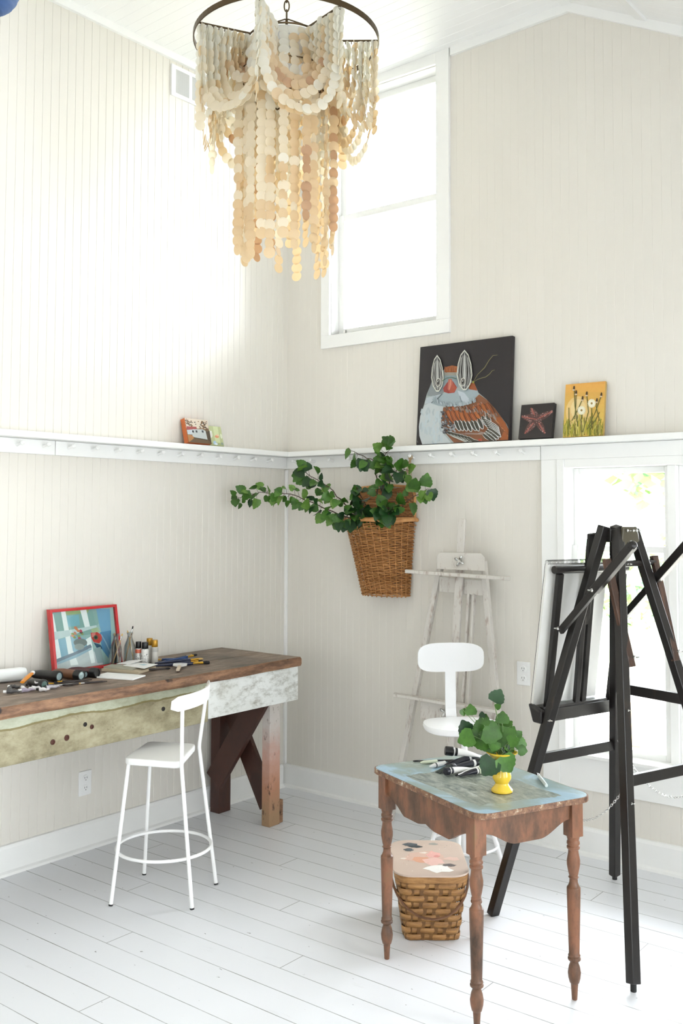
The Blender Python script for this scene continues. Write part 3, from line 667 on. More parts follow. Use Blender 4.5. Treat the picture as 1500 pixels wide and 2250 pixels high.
# --- trailer and pastel, on the left ledge
o, A = canvas('trailer_painting', 'small painting of a silver camper trailer in autumn, orange side edge, on the left ledge', -.90, -.725, 2.046, 2.183, .045, .034, 0, plain('orange_canvas_edge', '#c86a35', .5), [(372, 285), (565, 312), (572, 560), (365, 545)], axis='x', off=.01)
A.poly([(372, 285), (565, 312), (572, 560), (365, 545)], '#8a7358'); A.poly([(372, 285), (565, 312), (566, 400), (368, 390)], '#e3d5c2')
for i in range(110):
    x, y = random.choice([(400, 335), (415, 355), (530, 345), (520, 380), (545, 390), (385, 330)]); A.ell(x+random.gauss(0, 20), y+random.gauss(0, 22), 6, 5, random.choice(['#7a5a38', '#5f4a36', '#94683c', '#4e4234', '#6c6156']), 0, 6)
A.poly([(372, 372), (460, 378), (460, 410), (370, 410)], '#a84f49'); A.poly([(366, 470), (572, 500), (572, 560), (366, 545)], '#6f5b41'); A.poly([(368, 462), (430, 470), (415, 505), (367, 545)], '#b88450')
A.poly([(370, 410), (420, 405), (420, 460), (370, 458)], '#c9cfd4'); A.poly([(412, 420), (425, 402), (510, 404), (533, 420), (540, 512), (430, 490), (412, 478)], '#c7ccca'); A.poly([(533, 418), (556, 430), (558, 500), (540, 512)], '#6f6456')
A.poly([(430, 490), (540, 514), (535, 522), (430, 496)], '#3c352e')
for x in (415, 446, 500): A.poly([(x, 415), (x+16, 416), (x+15, 440), (x+1, 437)], '#33383f')
A.poly([(535, 430), (572, 420), (572, 540), (545, 520)], '#5c4f3f', .05); A.build('picture', o)
o, A = canvas('pastel_painting', 'tiny pale green painting with peach and blue dabs beside the trailer painting', -.715, -.602, 2.046, 2.16, .04, .014, 0, plain('olive_canvas_edge', '#8f8a4e', .5), [(582, 360), (732, 372), (726, 575), (580, 568)], axis='x', off=.01)
A.poly([(582, 360), (732, 372), (726, 575), (580, 568)], '#c5cd9d'); A.poly([(650, 364), (700, 368), (696, 540), (645, 536)], '#d8e0b4'); A.poly([(580, 400), (610, 400), (605, 540), (580, 540)], '#dbe0bd'); A.poly([(580, 535), (727, 545), (726, 575), (580, 568)], '#b4bd90')
A.ell(612, 455, 17, 34, '#f0efe6', .1); A.ell(618, 425, 10, 10, '#f6f6f0'); A.ell(672, 475, 22, 15, '#e3a27c'); A.ell(680, 462, 13, 9, '#f0c9ae'); A.ell(637, 540, 16, 20, '#b8d3e8', .3); A.ell(650, 552, 15, 10, '#e8f2fa'); A.ell(712, 548, 12, 14, '#9eada0'); A.ell(718, 470, 10, 26, '#e9edd6'); A.build('picture', o)
# ------------------------------------------------------------------ workbench
b = thing('workbench', 'long weathered timber workbench with peeling painted beam, against the left wall', 'workbench', (.32, -1.9, 0))
mb = MB(); rnd = random.Random(3)
# slab of two planks with a slightly wavering front edge
def slab(x0, x1, y0, y1, z0, z1, wob):
    n = 26; mb = MB(); ys_ = [y1 + (y0-y1)*i/n for i in range(n+1)]
    xs = [x1 + rnd.uniform(-wob, wob) for _ in ys_]; zs = [rnd.uniform(-.002, .002) for _ in ys_]
    R_ = []
    for yv, xv, dz in zip(ys_, xs, zs): R_.append([mb.bm.verts.new(p) for p in ((x0, yv, z0), (xv-.006, yv, z0+dz), (xv, yv, z0+.012+dz), (xv-.001, yv, z1-.008), (xv-.010, yv, z1+dz*.5), (x0, yv, z1))])
    for p_, q_ in zip(R_, R_[1:]):
        for k in range(6): mb._f([p_[k], q_[k], q_[(k+1) % 6], p_[(k+1) % 6]])
    mb._f(R_[0]); mb._f(R_[-1][::-1]); return mb
mb = slab(.02, .355, -4.2, -.572, .853, .900, .001); mb.build('back_plank', M['bench_top'], b)
mb = slab(.357, .628, -4.2, -.580, .853, .9005, .004)
o = mb.build('front_plank', [M['bench_top'], M['bench_edge']], b)
for p in o.data.polygons:
    if abs(p.normal.x) > .35 or abs(p.normal.y) > .7: p.material_index = 1
mb = MB(); mb.box((.582, -1.245, .676), (.612, -.588, .853)); mb.build('apron_board', M['beam_white'], b, bevel=.003)['label'] = 'flaking white painted end of the beam'
mb = MB(); mb.box((.580, -4.2, .664), (.611, -1.247, .853)); o = mb.build('apron_board', M['beam_green'], b, bevel=.003); o['label'] = 'mossy green peeling beam with bolt holes'
for y_, z_, r_ in ((-1.531, .768, .008), (-1.36, .775, .008), (-2.057, .728, .010), (-2.125, .722, .009), (-1.93, .752, .008), (-1.965, .768, .0075)):
    mb = MB(); mb.lathe([(r_*1.25, 0), (r_*1.25, .002), (r_*.8, .0028), (r_*.7, .0005), (0, .0005)], (.611, y_, z_), 14, axis=(1, 0, 0)); mb.build('bolt_hole', plain('rusty_bolt_hole', '#4a2316' if r_ > .0076 and y_ < -1.6 else '#17100c', .7), b)
mb = MB(); mb.box((.428, -.668, 0), (.485, -.586, .853)); mb.build('leg', [M['pink_leg']], b, bevel=.003)['label'] = 'front leg with peeling pink and white paint'
mb = MB(); mb.box((.455, -.586, 0.003), (.483, -.556, .125)); mb.build('foot_block', M['bench_edge'], b, bevel=.004)
mb = MB(); mb.box((.035, -.665, 0), (.105, -.575, .853)); mb.build('leg', M['brown_leg'], b, bevel=.003)
mb = MB(); mb.bar((.455, -.684, .715), (.088, -.684, .185), .028, .125, up=(1, 0, 1)); mb.build('cross_brace', M['brown_leg'], b, bevel=.002)
mb = MB(); mb.bar((.10, -.605, .64), (.42, -.605, .09), .026, .12, up=(1, 0, -1)); mb.build('cross_brace', M['brown_leg'], b, bevel=.002)
mb = MB(); mb.box((.428, -3.9, 0), (.485, -3.82, .853)); mb.build('leg', M['brown_leg'], b, bevel=.003)
mb = MB(); mb.box((.035, -3.9, 0), (.105, -3.82, .853)); mb.build('leg', M['brown_leg'], b, bevel=.003)

# ------------------------------------------------------------------ white metal stool
st = thing('bar_stool', 'white metal counter stool with a low curved backrest, pulled up to the workbench', 'stool', (.743, -1.635, 0))
U = Vector((.907, .421, 0)).normalized(); V = Vector((-.421, .907, 0)); C0 = Vector((.752, -1.642, 0))
def SP(u, v, z): return C0 + U*u + V*v + Vector((0, 0, z))
seatp = []
SC = [(-.148, -.105), (.117, -.114), (.055, .230), (-.180, .222)]
for k in range(4):
    a_, b_, c_ = Vector(SC[k-1]), Vector(SC[k]), Vector(SC[(k+1) % 4]); p0 = b_ + (a_-b_).normalized()*.038; p1 = b_ + (c_-b_).normalized()*.038
    for q in range(6): t_ = q/5; v_ = p0.lerp(b_, t_).lerp(b_.lerp(p1, t_), t_); seatp.append((v_.x, v_.y))
mb = MB(); mb.hexa([SP(x, y, .575) for x, y in seatp], [SP(x, y, .604) for x, y in seatp]); mb.build('seat', M['white_metal'], st, bevel=.006)
feet = {(-1, -1): (.670, -1.862), (-1, 1): (.50, -1.535), (1, -1): (.967, -1.673), (1, 1): (.846, -1.414)}
for (a, c), (fx, fy) in feet.items():
    F_ = Vector((fx, fy, 0)); T_ = SP(*{(-1, -1): (-.130, -.088), (-1, 1): (-.158, .200), (1, -1): (.126, -.116), (1, 1): (.066, .236)}[(a, c)], .585); R_ = T_.lerp(F_, .64)
    path = [F_, R_.lerp(F_, .15), R_, R_.lerp(T_, .5), T_]
    if a > 0: B_ = SP(.137, -.142, .862) if c < 0 else SP(.100, .242, .862); path += [T_.lerp(B_, .04) + Vector((0, 0, .01)), T_.lerp(B_, .5), B_]
    mb = MB(); mb.tube(path, .0085, 10); mb.build('leg', M['white_metal'], st, smooth=True)
    mb = MB(); mb.cyl(F_, F_.lerp(R_, .03), .0095, seg=10); mb.build('foot_cap', M['rubber'], st)
rc = C0 + Vector((-.012, .012, .205)); mb = MB(); mb.torus(rc, .205, .007, seg=48); mb.build('foot_ring', M['white_metal'], st, smooth=True)
mb = MB(); n = 14; A_ = []; B_ = []
for i in range(n+1):
    t_ = i/n; q = (Vector((.112, -.208))*(1-t_)**2 + Vector((.225, .035))*2*t_*(1-t_) + Vector((.078, .285))*t_**2); cu, v = q
    h = .032*(1 - .45*max(0, abs(2*t_-1)-.85)/.15)
    A_.append([SP(cu, v, .860-h), SP(cu+.004, v, .860+h)]); B_.append([SP(cu+.006, v, .860-h), SP(cu+.010, v, .860+h)])
for i in range(n):
    for R_ in ((A_[i][0], A_[i+1][0], A_[i+1][1], A_[i][1]), (B_[i][0], B_[i][1], B_[i+1][1], B_[i+1][0]), (A_[i][1], A_[i+1][1], B_[i+1][1], B_[i][1]), (A_[i][0], B_[i][0], B_[i+1][0], A_[i+1][0])): mb.poly(R_)
mb.poly([A_[0][0], A_[0][1], B_[0][1], B_[0][0]]); mb.poly([A_[-1][0], B_[-1][0], B_[-1][1], A_[-1][1]])
bmesh.ops.remove_doubles(mb.bm, verts=mb.bm.verts, dist=1e-5); mb.build('backrest', M['white_metal'], st, smooth=True)

# ------------------------------------------------------------------ things on the workbench
# framed picture
fr_ = thing('framed_picture', 'red framed blue picture of a red flower leaning on the wall above the workbench', 'picture', (.1, -1.57, .9))
fy0, fy1, fz0, fz1 = -1.762, -1.362, .9, 1.20
def FP(y, z, d): # lean: bottom .135 from the wall, top .03; slight depth
    k = (z-fz0)/(fz1-fz0); return Vector((.088 - .065*k + d, y + .008*k, z))
def fbox(mb, ya, yb, za, zb, d0, d1): mb.hexa([FP(ya, za, d0), FP(yb, za, d0), FP(yb, zb, d0), FP(ya, zb, d0)], [FP(ya, za, d1), FP(yb, za, d1), FP(yb, zb, d1), FP(ya, zb, d1)])
red = plain('red_lacquer_frame', '#c8262a', .25, .6); wf = .013
mb = MB(); fbox(mb, fy0, fy0+wf, fz0, fz1, 0, .028); fbox(mb, fy1-wf, fy1, fz0, fz1, 0, .028); fbox(mb, fy0+wf, fy1-wf, fz0, fz0+wf, 0, .028); fbox(mb, fy0+wf, fy1-wf, fz1-wf, fz1, 0, .028); mb.build('frame', red, fr_, bevel=.001)
mb = MB(); fbox(mb, fy0+wf, fy1-wf, fz0+wf, fz1-wf, .002, .012); mb.build('backing_board', plain('sage_mount', '#a3b3a2', .6), fr_)
O_ = FP(fy0+wf, fz0+wf, .012); A = Art(O_, FP(fy1-wf, fz0+wf, .012)-O_, FP(fy0+wf, fz1-wf, .012)-O_, (1, 0, .3), [(545, 205), (1115, 150), (1150, 690), (585, 775)])
A.poly([(545, 205), (1115, 150), (1150, 690), (585, 775)], '#a9c9c6')  # pale colours carry the reflected wash of the glazing
A.poly([(545, 205), (960, 165), (990, 300), (900, 420), (600, 470), (570, 400)], '#93b8b2'); A.poly([(960, 165), (1085, 170), (1090, 380), (1000, 400), (980, 300)], '#78b0d2'); A.poly([(990, 400), (1090, 380), (1085, 560), (1060, 650), (1000, 560)], '#4d92c0')
A.poly([(570, 480), (760, 430), (900, 470), (920, 560), (600, 660)], '#9ac2d4'); A.poly([(580, 680), (900, 560), (1000, 640), (1010, 710), (600, 770)], '#d3dadb'); A.poly([(640, 190), (900, 170), (880, 210), (700, 230)], '#a8bd84')
A.poly([(690, 240), (800, 230), (810, 330), (700, 350)], '#8cc2cf')
for P_ in ([(545, 230), (570, 220), (640, 660), (600, 680)], [(640, 200), (680, 195), (745, 600), (700, 610)], [(815, 185), (870, 178), (905, 370), (860, 380)], [(860, 470), (905, 440), (940, 690), (905, 700)], [(700, 600), (745, 580), (790, 710), (720, 720)]): A.poly(P_, '#fbffff')  # white strips: window reflections painted over the picture
A.poly([(545, 400), (700, 380), (960, 330), (960, 350), (700, 440), (560, 480)], '#d5e4e4'); A.poly([(590, 660), (760, 590), (900, 515), (915, 545), (780, 610), (590, 700)], '#8795a3'); A.poly([(600, 690), (780, 610), (910, 550), (912, 565), (780, 640), (600, 712)], '#a9c6d5')
for i in range(14): A.ell(random.uniform(740, 830), random.uniform(340, 480), 16, 12, random.choice(['#d98a5e', '#c9566e', '#9fae6e', '#6d5a54', '#e0a487']), random.random(), 8)
A.ell(810, 500, 62, 40, '#8b9492'); A.ell(800, 540, 45, 30, '#aeb6b4')
A.poly([(905, 405), (960, 395), (1005, 425), (1005, 475), (980, 508), (930, 495), (910, 455)], '#d0433a'); A.poly([(912, 410), (950, 402), (945, 440), (915, 450)], '#e58a84'); A.ell(950, 450, 20, 23, '#5b6a55'); A.ell(950, 450, 11, 13, '#2a2f28')
A.poly([(930, 500), (990, 520), (1010, 560), (960, 560)], '#345a76'); A.poly([(930, 560), (990, 540), (1020, 690), (960, 700)], '#9fb3b6'); A.stroke([(1000, 420), (1040, 500), (1080, 600)], 12, '#8dbfda'); A.poly([(905, 370), (970, 350), (985, 395), (920, 405)], '#b5c9a0'); A.build('picture', fr_)
mb = MB(); fbox(mb, fy0+wf, fy1-wf, fz0+wf, fz1-wf, .0195, .021); mb.build('glazing', M['pane'], fr_)

ZB = .9012
def milk_bottle(label, x, y, h, r):
    o = thing('glass_bottle', label, 'bottle', (x, y, ZB), 0, 'glass bottles holding brushes')
    s_ = h/.165
    pr = [(r*.9, 0), (r, .006), (r, .085*s_), (r*.92, .100*s_), (r*.55, .128*s_), (r*.42, .140*s_), (r*.42, .152*s_), (r*.55, .155*s_), (r*.55, .165*s_), (r*.42, .165*s_), (r*.36, .140*s_), (r*.84, .098*s_), (r*.92, .010), (0, .010)]
    mb = MB(); mb.lathe(pr, (x, y, ZB), 28); mb.build('bottle_body', M['glass'], o, smooth=True); return o
milk_bottle('left of two clear glass bottles beside the red frame, holding thin brushes', .150, -1.436, .166, .029)
milk_bottle('right of two clear glass bottles beside the red frame, next to the paint bottles', .152, -1.350, .166, .029)
def brush(label, p0, p1, r, hc, fc, bc, group=None, fl=.18, bl=.12, flat=1.0, name='paintbrush', maxw=None):
    """brush from handle end p0 to bristle tip p1"""
    p0 = Vector(p0); p1 = Vector(p1); o = thing(name, label, 'paintbrush', tuple(p0.lerp(p1, .5)), 0, group); L_ = (p1-p0)
    q = lambda t: p0 + L_*t
    a = 1 - fl - bl; w_ = maxw or r
    mb = MB(); mb.tube([q(0), q(.02), q(a*.6), q(a*.85), q(a)], [r*.45, r*.6, r, r*1.1, r*.8], 10); mb.build('handle', hc, o, smooth=True)
    mb = MB(); mb.tube([q(a-.01), q(a+fl)], [r*.85, w_], 12, flat=flat, up=(0, 0, 1)); mb.build('ferrule', fc, o, smooth=True)
    mb = MB(); mb.tube([q(a+fl), q(1-bl*.4), q(1)], [w_*.95, w_*1.1, w_*.5 if flat == 1 else w_*1.05], 12, flat=flat, up=(0, 0, 1)); mb.build('bristles', bc, o, smooth=True); return o
wood = plain('bare_wood_handle', '#b98f5e', .5); brass = plain('brass_ferrule', '#d8a93c', .25, .5, .8); blk = plain('black_bristle', '#17161a', .8); blue = plain('blue_lacquer_handle', '#27457a', .2, .6); navy = plain('navy_lacquer_handle', '#1b2440', .25, .6); silver = plain('silver_ferrule', '#c8c8c6', .25, .5, 1.0); darkh = plain('dark_handle', '#2a211f', .4); tan = plain('tan_bristle', '#c7a468', .8)
brush('thin wooden brush standing in the left glass bottle, leaning right', (.144, -1.452, ZB+.012), (.170, -1.412, ZB+.165), .0035, wood, silver, tan, fl=.12, bl=.08)
brush('thin wooden brush standing upright in the left glass bottle', (.160, -1.420, ZB+.012), (.148, -1.444, ZB+.168), .003, wood, silver, tan, fl=.12, bl=.08)
brush('dark tipped brush standing in the right glass bottle', (.142, -1.372, ZB+.012), (.158, -1.336, ZB+.195), .0035, wood, silver, blk, fl=.1, bl=.08)
brush('pale brush leaning left in the right glass bottle', (.164, -1.330, ZB+.012), (.152, -1.366, ZB+.175), .003, tan, silver, tan, fl=.12, bl=.08)
def paint_bottle(label, x, y, h, r, body, cap, band, capt):
    o = thing('paint_bottle', label, 'bottle', (x, y, ZB), 0, None)
    mb = MB(); mb.lathe([(r*.9, 0), (r, .004), (r, h*.66), (r*.85, h*.70), (r*.6, h*.71)], (x, y, ZB), 20); bo = mb.build('bottle_body', body, o, smooth=True)
    mb = MB(); mb.lathe([(r*1.01, h*.50), (r*1.02, h*.505), (r*1.02, h*.66), (r*1.0, h*.665)], (x, y, ZB), 20); mb.build('colour_band', band, bo, smooth=True)
    mb = MB(); mb.lathe([(r*.88, h*.71), (r*.9, h*.715), (r*.86, h*.98), (r*.8, h), (0, h)], (x, y, ZB), 20); mb.build('cap', cap, o, smooth=True)
lab = NT('bottle_label_print'); n = lab.noise(lab.coord((1, 1, 3)), 120, 2); lab.color(lab.mix(lab.ramp(n, [(.56, 0.0), (.6, 1.0)]), '#e9e8e2', '#55534e')).rough(.4); lab = lab.m
paint_bottle('small paint bottle with black cap and coral band, next to the glass bottles', .150, -1.292, .112, .0165, lab, M['black'], plain('coral_band', '#e6785a', .4), 0)
paint_bottle('small paint bottle with black cap and white band, between the coral and gold capped ones', .190, -1.283, .112, .0185, lab, M['black'], plain('white_band', '#e6e4de', .4), 0)
gold = plain('gold_cap', '#b98a28', .3, .5, .4)
paint_bottle('front paint bottle with a gold cap', .196, -1.225, .118, .018, plain('silvery_bottle', '#c9c6bd', .3), gold, plain('pale_grey_band', '#b8b6ae', .4), 0)
paint_bottle('rear paint bottle with a gold cap, nearest the wall', .145, -1.215, .122, .018, plain('pearl_bottle', '#dcdad2', .3), gold, plain('cream_band', '#e3e0d6', .4), 0)
def flatquad(name, label, cat, P, z0, z1, mat, edge=None, group=None):
    o = thing(name, label, cat, (sum(p[0] for p in P)/4, sum(p[1] for p in P)/4, z0), 0, group)
    mb = MB(); mb.hexa([(x, y, z0) for x, y in P], [(x, y, z1) for x, y in P]); q = mb.build('board' if cat != 'paper' else 'sheet', mat, o, bevel=.0006); return o, q
paperw = plain('white_paper', '#f4f4f2', .6, var=.02); linen = plain('raw_canvas_edge', '#b9ab92', .8); cardb = plain('grey_board', '#a9a695', .7)
flatquad('canvas_board', 'white blank canvas board lying nearest the bench front', 'canvas', [(.315, -1.707), (.275, -1.585), (.477, -1.523), (.522, -1.636)], ZB, ZB+.006, paperw)
flatquad('canvas_board', 'grey primed canvas panel at the bottom of the stack', 'canvas', [(.20, -1.56), (.165, -1.46), (.345, -1.345), (.41, -1.51)], ZB, ZB+.013, linen)
flatquad('canvas_board', 'thin grey board on top of the canvas panel', 'canvas', [(.195, -1.545), (.165, -1.475), (.30, -1.40), (.36, -1.505)], ZB+.0135, ZB+.021, cardb)
o, q = flatquad('sketch_sheet', 'white sheet with a pale blue wash lying on the stacked boards', 'paper', [(.25, -1.47), (.21, -1.37), (.352, -1.34), (.405, -1.47)], ZB+.0215, ZB+.0235, paperw)
mb = MB(); mb.poly([(.29, -1.41, ZB+.0238), (.30, -1.38, ZB+.0238), (.33, -1.385, ZB+.0238), (.335, -1.415, ZB+.0238)]); mb.build('blue_wash', plain('pale_blue_wash', '#b7d3dc', .6), o)
mb = MB(); mb.hexa([(.185, -1.46, ZB+.022), (.165, -1.36, ZB+.026), (.235, -1.33, ZB+.032), (.26, -1.43, ZB+.025)], [(.185, -1.46, ZB+.0232), (.165, -1.36, ZB+.0272), (.235, -1.33, ZB+.0332), (.26, -1.43, ZB+.0262)])
props(mb.build('folded_paper', paperw), 'tilted folded white paper behind the wash sheet', 'paper')
brush('dark pencil brush sticking out beneath the stacked boards', (.33, -1.49, ZB+.008), (.415, -1.315, ZB+.006), .005, darkh, darkh, blk)
G_ = 'blue handled brushes'
brush('blue handled brush with fanned black bristles pointing left', (.31, -1.10, ZB+.020), (.125, -1.205, ZB+.008), .0055, blue, brass, blk, None, .2, .14, .5, maxw=.011)
brush('bright blue thin brush crossing over the others', (.265, -1.262, ZB+.012), (.275, -1.005, ZB+.026), .0055, blue, brass, blk, None, .14, .10)
brush('thin navy brush lying at the back of the pile near the wall', (.20, -1.22, ZB+.006), (.13, -.905, ZB+.004), .003, navy, silver, tan, None, .1, .06)
brush('broad flat navy brush, nearest the bench front in the pile', (.30, -1.31, ZB+.008), (.425, -1.065, ZB+.008), .009, navy, brass, blk, None, .18, .12, .45, maxw=.016)
brush('second flat navy brush lying beside the broad one', (.27, -1.27, ZB+.007), (.36, -1.05, ZB+.007), .008, navy, brass, blk, None, .16, .1, .5, maxw=.011)
brush('navy brush with pale ferrule in the middle of the pile', (.285, -1.30, ZB+.017), (.345, -1.03, ZB+.015), .006, navy, brass, tan, None, .16, .1)
sc = thing('scraper', 'small white spreading scraper with a worn wooden handle, in front of the navy brushes', 'scraper', (.45, -1.32, ZB))
d_ = (Vector((.525, -1.37, 0)) - Vector((.40, -1.235, 0))).normalized(); s_ = Vector((-d_.y, d_.x, 0)); o_ = Vector((.40, -1.235, ZB+.004))
mb = MB(); mb.prism([o_ + d_*a + s_*c + Vector((0, 0, .012-a*.06)) for a, c in ((0, -.034), (-.006, 0), (0, .034), (.04, .034), (.062, .012), (.062, -.012), (.04, -.034))], (0, 0, .004)); mb.build('blade', plain('white_plastic_blade', '#d7d8d6', .4), sc)
mb = MB(); mb.bar(o_ + d_*.055 + Vector((0, 0, .009)), o_ + d_*.155 + Vector((0, 0, .006)), .017, .012); mb.build('handle', plain('painted_pale_handle', '#cbbba5', .5), sc, bevel=.003)

def tube_can(name, label, p0, p1, r, body, capm, facem, cat='tube', capl=.2, face=True):
    p0 = Vector(p0); p1 = Vector(p1); d = (p1-p0); L_ = d.length; d.normalize(); o = thing(name, label, cat, tuple(p0.lerp(p1, .5)))
    mb = MB(); mb.lathe([(r*.35, 0), (r*.8, L_*.15), (r, L_*.35), (r, L_*(1-capl))], p0, 20, axis=d); mb.build('tube_body', body, o, smooth=True)
    mb = MB(); mb.lathe([(r*.98, L_*(1-capl)), (r*1.1, L_*(1-capl)+.002), (r*1.1, L_-.004), (r*.98, L_), (r*.8, L_), (r*.78, L_-.003), (0, L_-.003)], p0, 22, axis=d); c_ = mb.build('cap', capm, o, smooth=True)
    if face: mb = MB(); mb.lathe([(0, L_-.0028), (r*.74, L_-.0026), (0, L_-.0020)], p0, 20, axis=d); mb.build('cap_face', facem, c_)
shiny = plain('glossy_cap_face', '#9fb3b4', .15, .8, .3)
tube_can('paint_tube', 'long black paint tube lying cap forward, left of the red frame', (.125, -1.905, ZB+.022), (.300, -1.872, ZB+.024), .0225, plain('black_tube', '#1d1b1b', .35), M['black'], shiny)
tube_can('paint_tube', 'brown paint tube with a black cap lying in front of the red frame', (.150, -1.800, ZB+.022), (.345, -1.785, ZB+.022), .0215, plain('brown_tube', '#7a5136', .4), M['black'], shiny)
tube_can('paint_tube', 'maroon paint tube with a black cap, right of the brown one', (.170, -1.735, ZB+.022), (.340, -1.693, ZB+.022), .0215, plain('maroon_tube', '#4a2427', .4), M['black'], M['black'])
tube_can('paint_tube', 'small black tube between the brown and maroon tubes', (.20, -1.765, ZB+.018), (.315, -1.738, ZB+.018), .015, M['black'], M['black'], shiny)
tube_can('paint_tube', 'short black tube with a dark green cap face behind the crumpled tubes', (.30, -2.035, ZB+.020), (.412, -2.028, ZB+.020), .020, M['black'], M['black'], plain('dark_green_face', '#3d5a50', .3))
mb = MB(); mb.lathe([(.024, 0), (.029, .01), (.030, .18), (.026, .205), (.0, .206)], (.09, -2.14, ZB+.030), 20, axis=(.22, 1, 0.0)); props(mb.build('paper_roll', plain('white_tube', '#eceeec', .45), smooth=True), 'white rounded roll at the far left end of the workbench, near the wall', 'roll')
kn = thing('palette_knife', 'orange handled tool lying on the crumpled paint tubes', 'tool', (.24, -2.02, ZB))
mb = MB(); mb.tube([(.315, -2.075, ZB+.026), (.27, -2.02, ZB+.036), (.215, -1.96, ZB+.040)], [.010, .0125, .010], 10, flat=.5); mb.build('handle', plain('orange_plastic', '#dd8a22', .35), kn, smooth=True)
mb = MB(); mb.lathe([(0, 0), (.009, .002), (.010, .012), (.007, .02), (0, .021)], (.215, -1.96, ZB+.040), 12, axis=(-.6, 1, .1)); mb.build('cap', paperw, kn, smooth=True)
# crumpled small metal tubes
rr = random.Random(11); crm = [plain('crumpled_tin', '#b9b6bd', .35, .6, .5), plain('crumpled_pale_label', '#dad6d6', .5), plain('crumpled_mauve', '#9a8f9c', .45), plain('crumpled_dark', '#4a4848', .45)]
desc = [('silver', 0), ('white labelled', 1), ('mauve', 2), ('dark', 3)]
spots = [(.335, -2.03, 0, 'nearest the short black tube'), (.40, -2.05, 1, 'at the front edge of the heap'), (.385, -1.995, 2, 'on the right of the heap'), (.43, -2.00, 0, 'foremost at the right of the heap'), (.36, -2.10, 1, 'on the left of the heap'), (.41, -2.11, 2, 'front left of the heap'), (.34, -2.15, 3, 'at the left margin of the photo'), (.40, -2.17, 3, 'cut by the left frame edge'), (.365, -2.04, 1, 'on top in the middle of the heap'), (.455, -2.06, 1, 'foremost of all, lying alone'), (.31, -2.10, 3, 'behind the others under the roll')]
for i, (x, y, k, where) in enumerate(spots):
    a = rr.uniform(-.6, 1.4); L_ = rr.uniform(.04, .062); zz = ZB + .009 + (.018 if i in (8,) else 0)
    o = thing('crumpled_tube', 'crumpled %s paint tube %s' % (desc[k][0], where), 'tube', (x, y, zz), a, None)
    mb = MB(); n = 7; R_ = []
    for j in range(n):
        t_ = j/(n-1); w_ = .004 + .010*t_**.5 + rr.uniform(-.0015, .0015); h = .0085*(1-t_)**.6 + .0016; w_ = .017 - .005*(1-t_) + rr.uniform(-.002, .002)
        R_.append([mb.bm.verts.new((-L_/2 + L_*t_, w_*.5*math.cos(q*PI/4)*1.3, max(-.0085, h*math.sin(q*PI/4) + .002*math.sin(j*2.1+i)))) for q in range(8)])
    for p_, q_ in zip(R_, R_[1:]):
        for q in range(8): mb._f([p_[q], q_[q], q_[(q+1) % 8], p_[(q+1) % 8]])
    mb._f(R_[0]); mb._f(R_[-1]); mb.build('tube_body', crm[k], o, world=False)
    mb = MB(); mb.cyl((-L_/2-.014, 0, 0), (-L_/2, 0, 0), .0058, .0062, 10); mb.build('cap', paperw if i % 3 else M['black'], o, world=False)
for i, (p0, p1, hc, fc, bc, lb) in enumerate([((.42, -1.80, ZB+.004), (.31, -1.96, ZB+.004), darkh, brass, tan, 'black brush with a gold ferrule pointing left, rearmost of the thin brushes'), ((.44, -1.79, ZB+.004), (.375, -1.98, ZB+.004), silver, silver, tan, 'thin silver brush lying diagonally before the tubes'), ((.45, -1.75, ZB+.004), (.40, -1.93, ZB+.004), darkh, darkh, blk, 'thin black brush lying nearest the bench front'), ((.40, -1.77, ZB+.009), (.345, -1.93, ZB+.005), darkh, darkh, blk, 'short black brush crossing the thin silver one'), ((.385, -1.76, ZB+.004), (.30, -1.90, ZB+.004), darkh, brass, blk, 'dark brush right under the brown tube cap'), ((.47, -1.74, ZB+.004), (.42, -1.86, ZB+.004), darkh, silver, tan, 'short dark brush pointing left, foremost right of the thin ones')]):
    brush(lb, p0, p1, .0035, hc, fc, bc, None, .12, .08)

# ------------------------------------------------------------------ white office stool
ws = thing('swivel_stool', 'plain white swivel stool with a rounded back panel, in front of the white easel', 'stool', (1.645, -.60, 0))
bd = Vector((-.70, .71, 0)).normalized(); sd = Vector((bd.y, -bd.x, 0)); c0 = Vector((1.645, -.60, 0)); bo_ = sd*-.022
def SQ(a, b_, z): return c0 + bd*a + sd*b_ + Vector((0, 0, z))
def superel(a, b_, n=32, e=3.0): return [(a*math.copysign(abs(math.cos(2*PI*i/n))**(2/e), math.cos(2*PI*i/n)), b_*math.copysign(abs(math.sin(2*PI*i/n))**(2/e), math.sin(2*PI*i/n))) for i in range(n)]
mb = MB(); sp_ = superel(.155, .178, e=2.6)
rings = [[mb.bm.verts.new(SQ(x*s1, y*s1, z) - r0*.012) for x, y in sp_] for s1, z in ((.88, .655), (.97, .662), (1.0, .676), (.985, .688), (.9, .690), (.5, .683))]
for p_, q_ in zip(rings, rings[1:]):
    for k in range(32): mb._f([p_[k], q_[k], q_[(k+1) % 32], p_[(k+1) % 32]])
mb._f(rings[0]); mb._f(rings[-1]); mb.build('seat', M['white_stool'], ws, smooth=True)
SGN = r0*-.026
mb = MB(); bp = superel(.155, .070, e=3.6); f_ = []; g_ = []
for x, y in bp: cv = .03*(1-(x/.155)**2); x *= 1.05; f_.append(mb.bm.verts.new(SQ(.155+cv, x, .968+y) + SGN)); g_.append(mb.bm.verts.new(SQ(.167+cv, x, .968+y) + SGN))
def strip_fill(vs, rev):
    n = len(vs); h = n//2
    # vertices run around; connect mirrored pairs into quads
    top = [vs[i] for i in range(0, h+1)]; bot = [vs[(-i) % n] for i in range(0, h+1)]
    for i in range(h):
        q = [top[i], top[i+1], bot[i+1], bot[i]]; q2 = []
        for v in q:
            if v not in q2: q2.append(v)
        if len(q2) > 2: mb._f(q2)
strip_fill(f_, 0); strip_fill(g_, 1)
